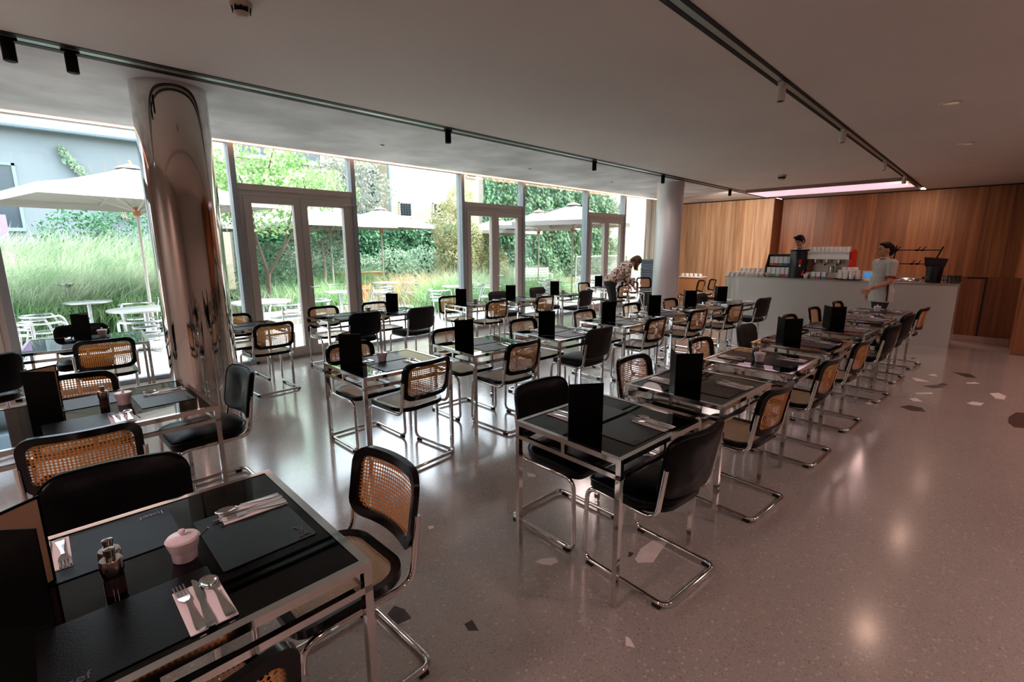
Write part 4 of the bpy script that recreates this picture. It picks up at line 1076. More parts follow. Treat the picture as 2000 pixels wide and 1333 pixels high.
def hand(b, w_, d, n, curl=0.5):
    """palm and five fingers from wrist w_ along d, palm normal n"""
    w_, d, n = Vector(w_), Vector(d).normalized(), Vector(n).normalized(); s_ = d.cross(n).normalized()
    b.cap(w_, 0.024, w_+d*0.04+s_*0.012, 0.022); b.cap(w_, 0.024, w_+d*0.05-s_*0.018, 0.021); b.ell(w_+d*0.055, (0.034, 0.034, 0.03), 10, 8)
    for k, L in enumerate((0.062, 0.072, 0.068, 0.052)):
        o = w_+d*0.08+s_*(0.034-0.0232*k); a = o+(d+n*curl*0.5).normalized()*L*0.45; c_ = a+(d+n*curl*1.6).normalized()*L*0.35; e = c_+(d*0.6+n*curl*2).normalized()*L*0.25
        b.cap(w_+d*0.04+s_*(0.024-0.016*k), 0.011, o, 0.0085, 8); b.cap(o, 0.0085, a, 0.008, 8); b.cap(a, 0.008, c_, 0.0075, 8); b.cap(c_, 0.0075, e, 0.0065, 8)
    o = w_+d*0.02+s_*0.026; a = o+(d*0.7+s_*0.8+n*0.2).normalized()*0.036; e = a+(d+s_*0.25+n*0.4).normalized()*0.03
    b.cap(o, 0.013, a, 0.0105, 8); b.cap(a, 0.0105, e, 0.0085, 8)
I3 = Matrix.Identity(3)
def rx(a): return Matrix.Rotation(R(a), 3, 'X')

# waitress crossing in front of the bar
P = empty('person', (9.74, 1.24, 0), R(40)); tag(P, 'person in grey shirt with red collar and cuffs walking past the bar, one arm forward', 'person')
b = MB()
hc = (0, 0.045, 1.605); head(b, hc, I3)
b.cap((0, 0.0, 1.43), 0.056, (0, 0.02, 1.55), 0.052)
b.ell((0, 0.0, 1.27), (0.165, 0.11, 0.20)); b.ell((0, 0.01, 1.05), (0.155, 0.12, 0.17)); b.ell((0, -0.02, 0.92), (0.175, 0.13, 0.13))
SL, SR = (-0.185, 0.0, 1.385), (0.185, 0.0, 1.385)
b.cap((-0.09, 0, 1.40), 0.065, SL, 0.06); b.cap((0.09, 0, 1.40), 0.065, SR, 0.06)
EL, WL = (-0.225, 0.03, 1.115), (-0.20, 0.29, 1.0); ER, WR = (0.23, -0.06, 1.12), (0.22, 0.04, 0.90)
b.cap(SL, 0.055, EL, 0.042); b.cap(EL, 0.043, WL, 0.028); b.cap(SR, 0.055, ER, 0.042); b.cap(ER, 0.043, WR, 0.028)
hand(b, WL, (0.1, 0.85, -0.4), (0.75, 0.15, -0.6), 0.35); hand(b, WR, (0.0, 0.25, -1), (-0.9, 0.2, 0), 0.6)
for s_, y in ((-1, 0.10), (1, -0.14)):
    b.cap((s_*0.09, -0.01, 0.88), 0.09, (s_*0.095, y*0.55+0.02, 0.49), 0.058); b.cap((s_*0.095, y*0.55+0.02, 0.49), 0.06, (s_*0.095, y-0.02, 0.09), 0.036)
    b.cap((s_*0.095, y-0.03, 0.05), 0.035, (s_*0.10, y+0.13, 0.03), 0.028)
bo = fuse(b, 'body', 'skin', P, 0.0058); face(P, hc, I3)
h = MB(); h.ell((0, 0.018, 1.645), (0.083, 0.098, 0.088), 18, 12); h.ell((0, -0.055, 1.60), (0.072, 0.055, 0.095), 16, 10); h.ell((0, -0.115, 1.60), (0.045, 0.04, 0.045), 14, 10); h.ell((0, 0.075, 1.69), (0.06, 0.04, 0.03), 12, 8)
fuse(h, 'hair', 'hair_black', P, 0.008, 2)
s_ = MB(); s_.ell((0, 0.0, 1.28), (0.185, 0.135, 0.20)); s_.ell((0, 0.02, 1.08), (0.182, 0.155, 0.22)); s_.ell((0, -0.01, 0.92), (0.205, 0.16, 0.15)); s_.prism([(0.2*math.cos(2*math.pi*k/20), 0.155*math.sin(2*math.pi*k/20)-0.01) for k in range(20)], 0.775, 0.93)
s_.cap((-0.08, 0, 1.40), 0.075, SL, 0.075); s_.cap((0.08, 0, 1.40), 0.075, SR, 0.075); s_.cap((0, 0, 1.38), 0.09, (0, 0.005, 1.45), 0.068)
for S, E_ in ((SL, EL), (SR, ER)):
    e = Vector(S).lerp(Vector(E_), 0.62); s_.cap(S, 0.078, e, 0.066)
so_ = fuse(s_, 'shirt', 'shirt_grey', P, 0.011, 4)
MB().tube([(0.062*math.cos(t), 0.008+0.062*math.sin(t), 1.465+0.012*math.sin(t)*-1) for t in np.linspace(0, 2*math.pi, 20)[:-1]], 0.010, 8, closed=True).build('collar', MATS['trim_red'], so_)
for S, E_ in ((SL, EL), (SR, ER)):
    e = Vector(S).lerp(Vector(E_), 0.86); f = Vector(S).lerp(Vector(E_), 0.74); d = (e-f).normalized(); a = d.orthogonal().normalized(); c_ = d.cross(a)
    cf_ = MB(); cl = []
    for o_ in (-0.016, 0.016): cl.append([e*0.25+f*0.75+d*o_+(a*math.cos(t)+c_*math.sin(t))*0.064 for t in np.linspace(0, 2*math.pi, 21)[:-1]])
    cf_.add(cl[0]+cl[1], [(i, (i+1) % 20, 20+(i+1) % 20, 20+i) for i in range(20)], 0, True); cf_ = cf_.build('cuff', MATS['trim_red'], so_); md = cf_.modifiers.new('thick', 'SOLIDIFY'); md.thickness = 0.006; md.offset = 1
MB().bar((-0.198, 0.03, 0.80), (-0.185, 0.03, 1.16), 0.012, 0.035, up=(1, 0, 0)).build('side_stripe', MATS['trouser_black'], so_)
t_ = MB(); t_.ell((0, -0.01, 0.90), (0.185, 0.135, 0.12))
for q, y in ((-1, 0.10), (1, -0.14)): t_.cap((q*0.09, -0.01, 0.87), 0.10, (q*0.095, y*0.55+0.02, 0.49), 0.075); t_.cap((q*0.095, y*0.55+0.02, 0.49), 0.076, (q*0.095, y-0.02, 0.10), 0.06)
fuse(t_, 'trousers', 'trouser_black', P, 0.012)
for q, y in ((-1, 0.10), (1, -0.14)): MB().cap((q*0.095, y-0.05, 0.045), 0.045, (q*0.10, y+0.14, 0.035), 0.036).build('shoe', MATS['shoe_black'], P)
MB().tube([Vector(WL)+Vector((0.03*math.cos(t), 0.0, 0.03*math.sin(t)))-Vector((0, 0.03, -0.016)) for t in np.linspace(0, 2*math.pi, 16)[:-1]], 0.008, 6, closed=True).build('wristwatch', MATS['steel'], P)

# person bending over the window table
P = empty('person', (8.82, 5.72, 0), R(-135)); tag(P, 'person in patterned blouse and black trousers bending over the last window table', 'person')
b = MB(); M3 = rx(-58); hc = (0, 0.47, 1.355); head(b, hc, M3)
b.cap((0, 0.30, 1.30), 0.055, (0, 0.40, 1.35), 0.05)
b.ell((0, 0.22, 1.225), (0.155, 0.18, 0.11), rot=rx(40)); b.ell((0, 0.08, 1.08), (0.145, 0.15, 0.115), rot=rx(45)); b.ell((0, -0.06, 0.94), (0.17, 0.14, 0.14))
SL, SR = (-0.175, 0.27, 1.28), (0.175, 0.27, 1.28); EL, WL = (-0.20, 0.24, 1.02), (-0.15, 0.36, 0.84); ER, WR = (0.20, 0.26, 1.02), (0.14, 0.40, 0.84)
for S, E_, W_ in ((SL, EL, WL), (SR, ER, WR)):
    b.cap((S[0]*0.5, 0.27, 1.29), 0.06, S, 0.055); b.cap(S, 0.05, E_, 0.039); b.cap(E_, 0.04, W_, 0.027)
    hand(b, W_, (0, 0.6, -0.7), (0, -0.5, -0.7), 0.5)
for q in (-1, 1):
    b.cap((q*0.09, -0.06, 0.88), 0.085, (q*0.095, 0.01, 0.48), 0.055); b.cap((q*0.095, 0.01, 0.48), 0.056, (q*0.095, -0.06, 0.09), 0.035); b.cap((q*0.095, -0.07, 0.05), 0.033, (q*0.10, 0.08, 0.03), 0.026)
fuse(b, 'body', 'skin_pale', P, 0.0058); face(P, hc, M3)
h = MB(); q = lambda x, y, z: Vector(hc)+M3 @ Vector((x, y, z))
h.ell(q(0, -0.02, 0.045), (0.084, 0.10, 0.088), 18, 12, rot=M3); h.ell(q(0, -0.075, -0.01), (0.08, 0.05, 0.11), 16, 10, rot=M3)
for k in range(9):
    t = R(-100+25*k); h.cap(q(0.072*math.sin(t), -0.02-0.06*math.cos(t), 0.0), 0.030, (0.085*math.sin(t), 0.47-0.03*math.cos(t), 1.19+0.05*math.cos(t)), 0.017)
fuse(h, 'hair', 'hair_brown', P, 0.009, 2)
s_ = MB(); s_.ell((0, 0.22, 1.225), (0.178, 0.20, 0.135), rot=rx(40)); s_.ell((0, 0.08, 1.08), (0.172, 0.18, 0.145), rot=rx(45)); s_.ell((0, -0.03, 0.985), (0.19, 0.16, 0.12))
for S, E_, W_ in ((SL, EL, WL), (SR, ER, WR)): s_.cap((S[0]*0.4, 0.27, 1.29), 0.075, S, 0.072); s_.cap(S, 0.072, E_, 0.058); s_.cap(E_, 0.058, Vector(E_).lerp(Vector(W_), 0.8), 0.042)
fuse(s_, 'blouse', 'blouse_print', P, 0.011, 4)
t_ = MB(); t_.ell((0, -0.06, 0.92), (0.18, 0.145, 0.13))
for q in (-1, 1): t_.cap((q*0.09, -0.06, 0.87), 0.095, (q*0.095, 0.01, 0.48), 0.068); t_.cap((q*0.095, 0.01, 0.48), 0.068, (q*0.095, -0.06, 0.10), 0.05)
fuse(t_, 'trousers', 'trouser_black', P, 0.012)
for q in (-1, 1): MB().cap((q*0.095, -0.09, 0.042), 0.042, (q*0.10, 0.10, 0.033), 0.034).build('shoe', MATS['shoe_black'], P)

# barista behind the espresso machine
P = empty('person', (11.80, 2.98, 0), R(50)); tag(P, 'person with short black hair and white shirt standing behind the espresso machine', 'person')
Z = 0.14; b = MB(); M3 = rx(-18) @ Matrix.Rotation(R(15), 3, 'Z'); hc = (0, 0.05, 1.625+Z); head(b, hc, M3)
b.cap((0, 0.0, 1.44+Z), 0.06, (0, 0.02, 1.56+Z), 0.055)
b.ell((0, 0, 1.26+Z), (0.18, 0.115, 0.23)); b.ell((0, 0, 1.0+Z), (0.16, 0.11, 0.2)); b.ell((0, -0.01, 0.85+Z), (0.17, 0.12, 0.15))
SL, SR = (-0.20, 0, 1.40+Z), (0.20, 0, 1.40+Z); EL, WL = (-0.25, 0.05, 1.12+Z), (-0.14, 0.28, 1.06+Z); ER, WR = (0.25, 0.05, 1.12+Z), (0.12, 0.28, 1.08+Z)
for S, E_, W_ in ((SL, EL, WL), (SR, ER, WR)):
    b.cap((S[0]*0.5, 0, 1.41+Z), 0.07, S, 0.062); b.cap(S, 0.055, E_, 0.043); b.cap(E_, 0.044, W_, 0.03); hand(b, W_, (0.2 if S[0] < 0 else -0.2, 0.9, -0.1), (0, 0.2, -1), 0.5)
for q in (-1, 1):
    b.cap((q*0.095, 0, 0.82+Z), 0.09, (q*0.1, 0.02, 0.50+Z/2), 0.06); b.cap((q*0.1, 0.02, 0.50+Z/2), 0.06, (q*0.1, -0.02, 0.09), 0.037); b.cap((q*0.1, -0.04, 0.05), 0.035, (q*0.11, 0.13, 0.03), 0.028)
fuse(b, 'body', 'skin', P, 0.0058); face(P, hc, M3)
h = MB(); q = lambda x, y, z: Vector(hc)+M3 @ Vector((x, y, z))
h.ell(q(0, -0.022, 0.045), (0.084, 0.10, 0.094), 18, 12, rot=M3); h.ell(q(0, -0.07, 0.0), (0.074, 0.047, 0.085), 14, 10, rot=M3); h.ell(q(0.02, 0.055, 0.105), (0.055, 0.04, 0.032), 12, 8, rot=M3); h.ell(q(-0.03, 0.03, 0.12), (0.05, 0.05, 0.03), 12, 8, rot=M3)
for x in (-0.074, 0.074): h.ell(q(x, 0.01, 0.02), (0.014, 0.022, 0.05), 8, 6, rot=M3)
fuse(h, 'hair', 'hair_black', P, 0.008, 2)
s_ = MB(); s_.ell((0, 0, 1.26+Z), (0.20, 0.135, 0.24)); s_.ell((0, 0, 1.0+Z), (0.18, 0.13, 0.22)); s_.cap((0, 0, 1.40+Z), 0.085, (0, 0.01, 1.47+Z), 0.07)
for S, E_ in ((SL, EL), (SR, ER)): s_.cap((S[0]*0.4, 0, 1.41+Z), 0.08, S, 0.077); s_.cap(S, 0.077, Vector(S).lerp(Vector(E_), 0.6), 0.068)
so_ = fuse(s_, 'shirt', 'shirt_white', P, 0.011, 4)
MB().tube([(0.066*math.cos(t), 0.01+0.066*math.sin(t), 1.485+Z) for t in np.linspace(0, 2*math.pi, 20)[:-1]], 0.012, 8, closed=True).build('collar', MATS['trouser_black'], so_)
t_ = MB(); t_.ell((0, -0.01, 0.85+Z), (0.18, 0.13, 0.14))
for q in (-1, 1): t_.cap((q*0.095, 0, 0.82+Z), 0.10, (q*0.1, 0.02, 0.50+Z/2), 0.075); t_.cap((q*0.1, 0.02, 0.50+Z/2), 0.075, (q*0.1, -0.02, 0.10), 0.055)
fuse(t_, 'trousers', 'trouser_black', P, 0.012)
for q in (-1, 1): MB().cap((q*0.1, -0.06, 0.045), 0.045, (q*0.11, 0.15, 0.035), 0.036).build('shoe', MATS['shoe_black'], P)
# ------------------------------------------------------------------ courtyard
mat('paving', '#c4c4c4', 0.85, noise=(1.5, '#b6b4b0', 0.8))
mat('paving_grey', '#cbcac7', 0.85, vary=0.06)
mat('soil', '#6e5b4d', 0.95, noise=(8, '#49392e', 0.9))
mat('kerb_stone', '#a8a096', 0.8)
mat('aluminium', '#b9bcbf', 0.25, 1.0)
mat('alu_top', '#b4b7b6', 0.35, 0.7)
mat('canvas', '#aaa59f', 0.9)
mat('pole_paint', '#b5ada4', 0.5)
mat('teak', '#a9714a', 0.6)
mat('terracotta', '#c47a58', 0.8, noise=(6, '#b06a4a', 0.6))
mat('render_grey', '#7e888e', 0.9, noise=(0.5, '#747e84', 0.6))
mat('render_yellow', '#a69f86', 0.9, noise=(0.4, '#9e967c', 0.5))
mat('render_cream', '#9c9385', 0.9)
mat('roof_zinc', '#8296a5', 0.5, 0.3)
mat('window_dark', '#3c4a52', 0.12)
mat('frame_pale', '#c9c9c4', 0.6)
mat('frame_steel', '#7c9094', 0.5)
mat('bark', '#54463c', 0.9); mat('bark_pale', '#8d8074', 0.9)
leaf_mat('leaf_tree', '#56803f', '#7aa062', '#a3bd86', 2.6)
leaf_mat('leaf_grey', '#727b6c', '#868d80', '#999d92', 2.6)
leaf_mat('leaf_autumn', '#7f8a5e', '#a09f74', '#bab58e', 2.2)
leaf_mat('leaf_ivy', '#386a48', '#5b9068', '#93b78b', 2.2)
leaf_mat('leaf_ivy_dark', '#22503a', '#3f7a52', '#72a475', 2.4)
leaf_mat('leaf_shrub', '#6c8a74', '#8aa68c', '#a8bba2', 2.2)
leaf_mat('grass_pale', '#6f8f6c', '#98ad8c', '#bcc5ab', 1.3)
leaf_mat('grass_green', '#54864f', '#7aa46b', '#a2bd8e', 2.0)
leaf_mat('grass_straw', '#98825f', '#b5a481', '#c9bb9d', 2.0)

g = MB().box(-30, YW+0.06, -0.25, 60, 9.3, -0.02).build('ground_terrace', MATS['paving']); tag(g, kind='structure')
g2 = MB().box(-30, 9.3, -0.28, 60, 40, -0.05).build('ground_garden', MATS['paving']); tag(g2, kind='structure')
pv = MB().box(0.004, 0.004, 0, 0.796, 0.576, 0.022).mesh('paver', MATS['paving_grey'])
for i in range(19):
    for j in range(3):
        link_mesh('paver', pv, g, (-1.6+0.8*i+(0.4 if j % 2 else 0), YW+0.07+0.58*j, -0.022))
beds = [(-7, 12.6, 3.2, 40), (3.2, 11.2, 5.6, 40), (4.4, 14.6, 14, 40), (9.2, 9.7, 10.8, 10.9), (12.6, 14.2, 30, 40)]
for x0, y0, x1, y1 in beds:
    b = MB().box(x0, y0, -0.06, x1, y1, 0.10).build('garden_bed', MATS['soil']); tag(b, kind='structure')
k = MB().box(3.2, 11.10, -0.06, 5.7, 11.2, 0.28).box(5.6, 11.2, -0.06, 5.7, 14.6, 0.28).box(5.7, 14.5, -0.06, 14.1, 14.6, 0.28).build('kerb_wall', MATS['kerb_stone']); tag(k, kind='structure')

# -- leaves and grasses as meshes of many small blades
def leaf_mesh(name, P, size, m, flat=None, jitter=0.45):
    """diamond leaves at points P (N,3); flat = preferred normal"""
    N = len(P); P = np.asarray(P, float)
    d = rng.normal(size=(N, 3))
    if flat is not None: d = d*jitter + np.asarray(flat)
    d /= np.linalg.norm(d, axis=1)[:, None]
    a = np.cross(d, rng.normal(size=(N, 3))); a /= np.linalg.norm(a, axis=1)[:, None]
    b = np.cross(d, a); s_ = size*(0.6+0.8*rng.random(N))[:, None]
    V = np.empty((N, 4, 3)); V[:, 0] = P-a*s_; V[:, 1] = P+b*s_*0.55+d*s_*0.12; V[:, 2] = P+a*s_; V[:, 3] = P-b*s_*0.55+d*s_*0.12
    me = bpy.data.meshes.new(name); me.vertices.add(4*N); me.vertices.foreach_set('co', V.ravel())
    me.loops.add(4*N); me.loops.foreach_set('vertex_index', np.arange(4*N, dtype=np.int32))
    me.polygons.add(N); me.polygons.foreach_set('loop_start', np.arange(0, 4*N, 4, dtype=np.int32)); me.polygons.foreach_set('loop_total', np.full(N, 4, dtype=np.int32))
    me.materials.append(MATS[m]); me.update(calc_edges=True); return me
def grass_mesh(name, B, h, w_, m, lean=(0, 0), spread=0.35, seg=3):
    N = len(B); B = np.asarray(B, float); h = h*(0.65+0.6*rng.random(N))
    dirn = rng.normal(size=(N, 2))*spread + np.asarray(lean); wd = rng.normal(size=(N, 2)); wd /= np.linalg.norm(wd, axis=1)[:, None]
    V = np.empty((N, 2*seg+1, 3))
    for k in range(seg+1):
        t = k/seg; c = B.copy(); c[:, :2] += dirn*(h*t*t)[:, None]; c[:, 2] += h*(t-0.28*t*t*np.linalg.norm(dirn, axis=1))
        if k < seg:
            ww = w_*(1-0.55*t)
            V[:, 2*k] = c; V[:, 2*k, :2] -= wd*ww; V[:, 2*k+1] = c; V[:, 2*k+1, :2] += wd*ww
        else: V[:, 2*k] = c
    n = 2*seg+1; fs = []
    base = np.arange(N)*n; loops = []; tot = []
    for k in range(seg-1):
        loops.append(np.stack([base+2*k, base+2*k+1, base+2*k+3, base+2*k+2], 1))
    quads = np.concatenate(loops) if loops else np.zeros((0, 4), int); tris = np.stack([base+2*seg-2, base+2*seg-1, base+2*seg], 1)
    me = bpy.data.meshes.new(name); me.vertices.add(N*n); me.vertices.foreach_set('co', V.ravel())
    li = np.concatenate([quads.ravel(), tris.ravel()]).astype(np.int32); me.loops.add(len(li)); me.loops.foreach_set('vertex_index', li)
    nq, nt_ = len(quads), len(tris); ls = np.concatenate([np.arange(nq)*4, nq*4+np.arange(nt_)*3]).astype(np.int32)
    me.polygons.add(nq+nt_); me.polygons.foreach_set('loop_start', ls); me.polygons.foreach_set('loop_total', np.concatenate([np.full(nq, 4), np.full(nt_, 3)]).astype(np.int32))
    me.materials.append(MATS[m]); me.update(calc_edges=True); return me
def stuff(o, label, cat): tag(o, label, cat, kind='stuff'); return o
def blob(c, r, n, shell=0.55):
    d = rng.normal(size=(n, 3)); d /= np.linalg.norm(d, axis=1)[:, None]
    return np.asarray(c)+d*np.asarray(r)*(shell+(1-shell)*rng.random(n)**0.6)[:, None]

md_ = MB(); md_.add([(-7,12.6,-0.05),(3.2,12.6,-0.05),(3.2,19.6,1.5),(-7,19.6,1.5),(-7,19.6,-0.05),(3.2,19.6,-0.05)], [(0,1,2,3),(1,5,2),(0,3,4),(2,5,4,3)], 0); md_ = md_.build('garden_mound', MATS['soil']); tag(md_, kind='structure')
# big feathery grass on the mound behind the first pane
N = 17000
bx = np.stack([rng.uniform(-4.2, 3.1, N), 12.7+4.6*rng.random(N)**1.3, np.zeros(N)], 1); bx[:, 2] = 0.05+0.22*(bx[:, 1]-12.7)
stuff(link_mesh('tall_grass', grass_mesh('tall_grass', bx, 1.15, 0.010, 'grass_pale', (0.42, -0.12), 0.30, 4)), 'tall pale feathery grass filling the bed behind the near parasol', 'grass')
N = 2500
bx = np.stack([rng.uniform(-1.2, 2.8, N), 12.2+0.7*rng.random(N), np.zeros(N)+0.03], 1)
stuff(link_mesh('grass_edge', grass_mesh('grass_edge', bx, 0.75, 0.009, 'grass_green', (0.1, -0.1), 0.35)), 'greener grass at the front edge of the tall grass bed', 'grass')
def tuft(c, n, h, rad, m, label, spread=0.5, w_=0.007):
    d = rng.normal(size=(n, 2))*rad*0.5; B = np.zeros((n, 3)); B[:, :2] = d; 
    o = link_mesh('grass_tuft', grass_mesh('grass_tuft', B, h, w_, m, (0, 0), spread), None, c); tag(o, label, 'grass', 'grass tufts in the beds', kind='stuff')
tuft((8.15, 10.7, 0), 1500, 0.85, 0.8, 'grass_green', 'round green grass tuft in front of the straw-coloured one', 0.55)
tuft((8.6, 12.9, 0.0), 1300, 0.95, 1.2, 'grass_straw', 'straw-coloured grass tuft in the middle of the garden')
tuft((10.2, 12.3, 0.0), 1700, 1.0, 1.3, 'grass_pale', 'pale grass tuft behind the second glass door')
tuft((5.1, 12.2, 0.1), 1400, 0.8, 1.0, 'grass_green', 'green grass tuft beside the terracotta pot')
tuft((4.4, 12.6, 0.1), 1100, 0.7, 1.0, 'grass_pale', 'pale grass tuft under the small tree')
tuft((7.3, 15.2, 0.1), 1500, 1.0, 1.4, 'grass_green', 'green grass tuft by the wooden table')
tuft((10.1, 10.3, 0.08), 1300, 0.55, 0.9, 'grass_green', 'low green tuft in the small bed by the third pane')
tuft((12.9, 11.2, 0.0), 1500, 0.75, 1.4, 'grass_green', 'green tuft in front of the white bench')
tuft((14.8, 14.6, 0.1), 1600, 0.9, 1.6, 'grass_pale', 'pale tuft at the foot of the ivy wall')

# shrubs and trees
def shrub(loc, blobs, m, size, n, label, stem='bark'):
    r = empty('garden_shrub', loc); tag(r, label, 'shrub')
    st = MB()
    for c, rr in blobs: st.tube([(c[0]*0.2, c[1]*0.2, 0), (c[0]*0.7, c[1]*0.7, c[2]*0.6), c], [0.03, 0.02, 0.008], 6)
    st.build('stem', MATS[stem], r)
    P_ = np.concatenate([blob(c, rr, int(n*(rr[0]*rr[2])**1.0)) for c, rr in blobs])
    tag(link_mesh('foliage', leaf_mesh('foliage', P_, size, m), r), kind='stuff')
shrub((6.0, 15.6, 0), [((0, 0, .8), (1.0, .8, .9)), ((.9, .3, .7), (.8, .7, .8)), ((-.7, .2, 1.0), (.7, .6, .9))], 'leaf_shrub', 0.045, 2600, 'grey-green rounded shrub behind the first glass door')
shrub((10.4, 17.0, 0), [((0, 0, .8), (1.2, .8, .9)), ((1.4, 0, .9), (1.0, .8, .9)), ((-1.4, .3, .7), (1., .7, .8))], 'leaf_shrub', 0.05, 1800, 'low grey-green shrub along the foot of the hedge')
shrub((11.4, 14.3, 0), [((0, 0, 1.1), (.9, .8, 1.1)), ((-.1, .2, 2.4), (.8, .7, 1.0)), ((.3, 0, 3.3), (.55, .5, .8)), ((.7, .2, 1.9), (.7, .6, .9))], 'leaf_autumn', 0.05, 2600, 'tall yellowish shrub in front of the yellow house')
shrub((12.5, 14.9, 0), [((0, 0, 1.0), (.9, .7, 1.0)), ((.6, 0, 1.7), (.8, .6, .9)), ((1.4, .1, .9), (.8, .6, .9))], 'leaf_autumn', 0.05, 2100, 'brownish shrub at the left end of the ivy wall')
shrub((2.3, 18.3, 1.2), [((0, 0, .9), (1.0, .6, .9)), ((-1.2, .3, .8), (.9, .6, .8)), ((1.2, .1, 1.2), (.8, .6, .9))], 'leaf_ivy_dark', 0.05, 1500, 'dark green shrub between the tall grass and the grey house')
def tree(loc, trunk, branches, blobs, m, size, n, label, bark='bark'):
    r = empty('garden_tree', loc); tag(r, label, 'tree')
    MB().tube(trunk[0], trunk[1], 10).build('trunk', MATS[bark], r)
    for p, q in branches: MB().tube(p, q, 7).build('branch', MATS[bark], r)
    P_ = np.concatenate([blob(c, rr, int(n*rr[0]*rr[2]), 0.35) for c, rr in blobs])
    tag(link_mesh('foliage', leaf_mesh('foliage', P_, size, m), r), kind='stuff')
tree((4.0, 12.25, 0.1), ([(0, 0, 0), (0.02, 0, 0.5), (0.05, -0.03, 1.0)], [0.07, 0.055, 0.05]),
     [([(0.05, -0.03, 0.95), (-0.1, 0.05, 1.7), (-0.15, 0.1, 2.6), (-0.3, 0.2, 3.2)], [0.036, 0.03, 0.02, 0.01]),
      ([(0.05, -0.03, 0.95), (0.35, -0.2, 1.5), (0.55, -0.4, 2.3), (0.7, -0.6, 3.1)], [0.036, 0.026, 0.018, 0.01]),
      ([(0.35, -0.2, 1.5), (0.7, -0.1, 2.0), (1.1, -0.3, 2.7)], [0.03, 0.02, 0.01]),
      ([(-0.1, 0.05, 1.7), (-0.5, 0.3, 2.3), (-0.8, 0.3, 2.9)], [0.03, 0.02, 0.01]),
      ([(-0.15, 0.1, 2.6), (0.2, -0.1, 3.2), (0.4, -0.2, 3.9)], [0.025, 0.018, 0.01])],
     [((-0.1, 0.1, 3.0), (1.0, .9, .6)), ((0.7, -0.4, 3.1), (1.0, .9, .6)), ((-0.8, 0.5, 2.8), (.8, .7, .55)), ((1.3, -0.8, 2.9), (.8, .7, .5)), ((0.3, -0.2, 3.7), (.9, .8, .5)), ((0, 0, 2.2), (.9, .8, .4)), ((-.9, .7, 3.4), (.7, .7, .5))],
     'leaf_tree', 0.05, 1500, 'small green tree with forked trunk behind the first glass door')
tree((9.6, 18.6, 0), ([(0, 0, 0), (0.05, 0, 1.8), (0, 0, 3.0)], [0.12, 0.10, 0.07]),
     [([(0, 0, 2.6), (-.5, 0, 3.5), (-.8, 0, 4.6)], [.06, .04, .015]), ([(0, 0, 2.8), (.5, .1, 3.7), (.8, 0, 4.8)], [.06, .04, .015]), ([(0, 0, 2.9), (0, .2, 4.2), (.1, 0, 5.4)], [.05, .03, .01])],
     [((-.6, 0, 4.3), (1.2, 1., .9)), ((.7, 0, 4.0), (1.2, 1., .9)), ((.1, 0, 5.1), (1.1, 1., .8)), ((0, 0, 3.2), (1.3, 1., .7))], 'leaf_grey', 0.065, 900, 'greyish purple-leaved tree in front of the glazed stair tower', 'bark_pale')
tree((5.9, 13.4, 0.1), ([(0, 0, 0), (0.06, 0, 1.0), (0.02, 0, 1.8)], [0.05, 0.04, 0.03]),
     [([(0.02, 0, 1.5), (-.3, 0, 2.0), (-.5, 0, 2.5)], [.02, .015, .008]), ([(0.02, 0, 1.6), (.3, 0, 2.1), (.5, 0, 2.6)], [.02, .015, .008])],
     [((0, 0, 2.0), (.75, .6, .65)), ((.4, 0, 1.5), (.55, .5, .5)), ((-.5, .1, 1.5), (.5, .5, .5))], 'leaf_grey', 0.035, 1900, 'slim grey-leaved young tree beside the parasol pole', 'bark_pale')

# ivy hedge and ivy wall
hw = MB().box(5.5, 20.0, 0, 16.2, 20.25, 2.6).build('garden_wall', MATS['render_cream']); tag(hw, kind='structure')
N = 15000
P_ = np.stack([rng.uniform(5.5, 16.2, N), 19.9-0.35*rng.random(N)**2, 2.85*rng.random(N)**0.8], 1); P_[:, 1] -= 0.15*np.sin(P_[:, 0]*2.1)*np.sin(P_[:, 2]*2.7)
iv = link_mesh('ivy_hedge', leaf_mesh('ivy_hedge', P_, 0.085, 'leaf_ivy_dark', (0, -1, 0.45))); stuff(iv, 'dark green ivy covering the low garden wall under the yellow house', 'ivy')
wi = MB().box(14.6, 16.3, 0, 34, 16.6, 5.6).build('garden_wall', mat('wall_ivy_render', '#b3a89c', 0.9)); tag(wi, kind='structure')
N = 30000
P_ = np.stack([14.5+11.2*rng.random(N), 16.28-0.25*rng.random(N)**2, 5.6*rng.random(N)], 1)
thin = (P_[:, 0] > 21.5) & (rng.random(N) < (P_[:, 0]-21.5)/3.2*(0.75+0.25*np.sin(P_[:, 2]*3)))
P_ = P_[~thin]; P_[:, 1] -= 0.12*np.abs(np.sin(P_[:, 0]*1.7+P_[:, 2]*1.3))
iv = link_mesh('ivy_wall', leaf_mesh('ivy_wall', P_, 0.10, 'leaf_ivy', (0, -1, 0.5))); stuff(iv, 'light green ivy climbing the tall wall at the end of the garden', 'ivy')
tr = MB()
for k in range(6):
    y0 = 1.0+k*0.65; tr.tube([(22.5, 16.22, y0), (23.6, 16.2, y0+0.5+0.1*k), (24.6, 16.22, y0+0.35)], [0.02, 0.014, 0.006], 5)
tr = tr.build('ivy_runners', MATS['bark']); stuff(tr, 'bare ivy runners spreading over the pale end of the tall wall', 'ivy')

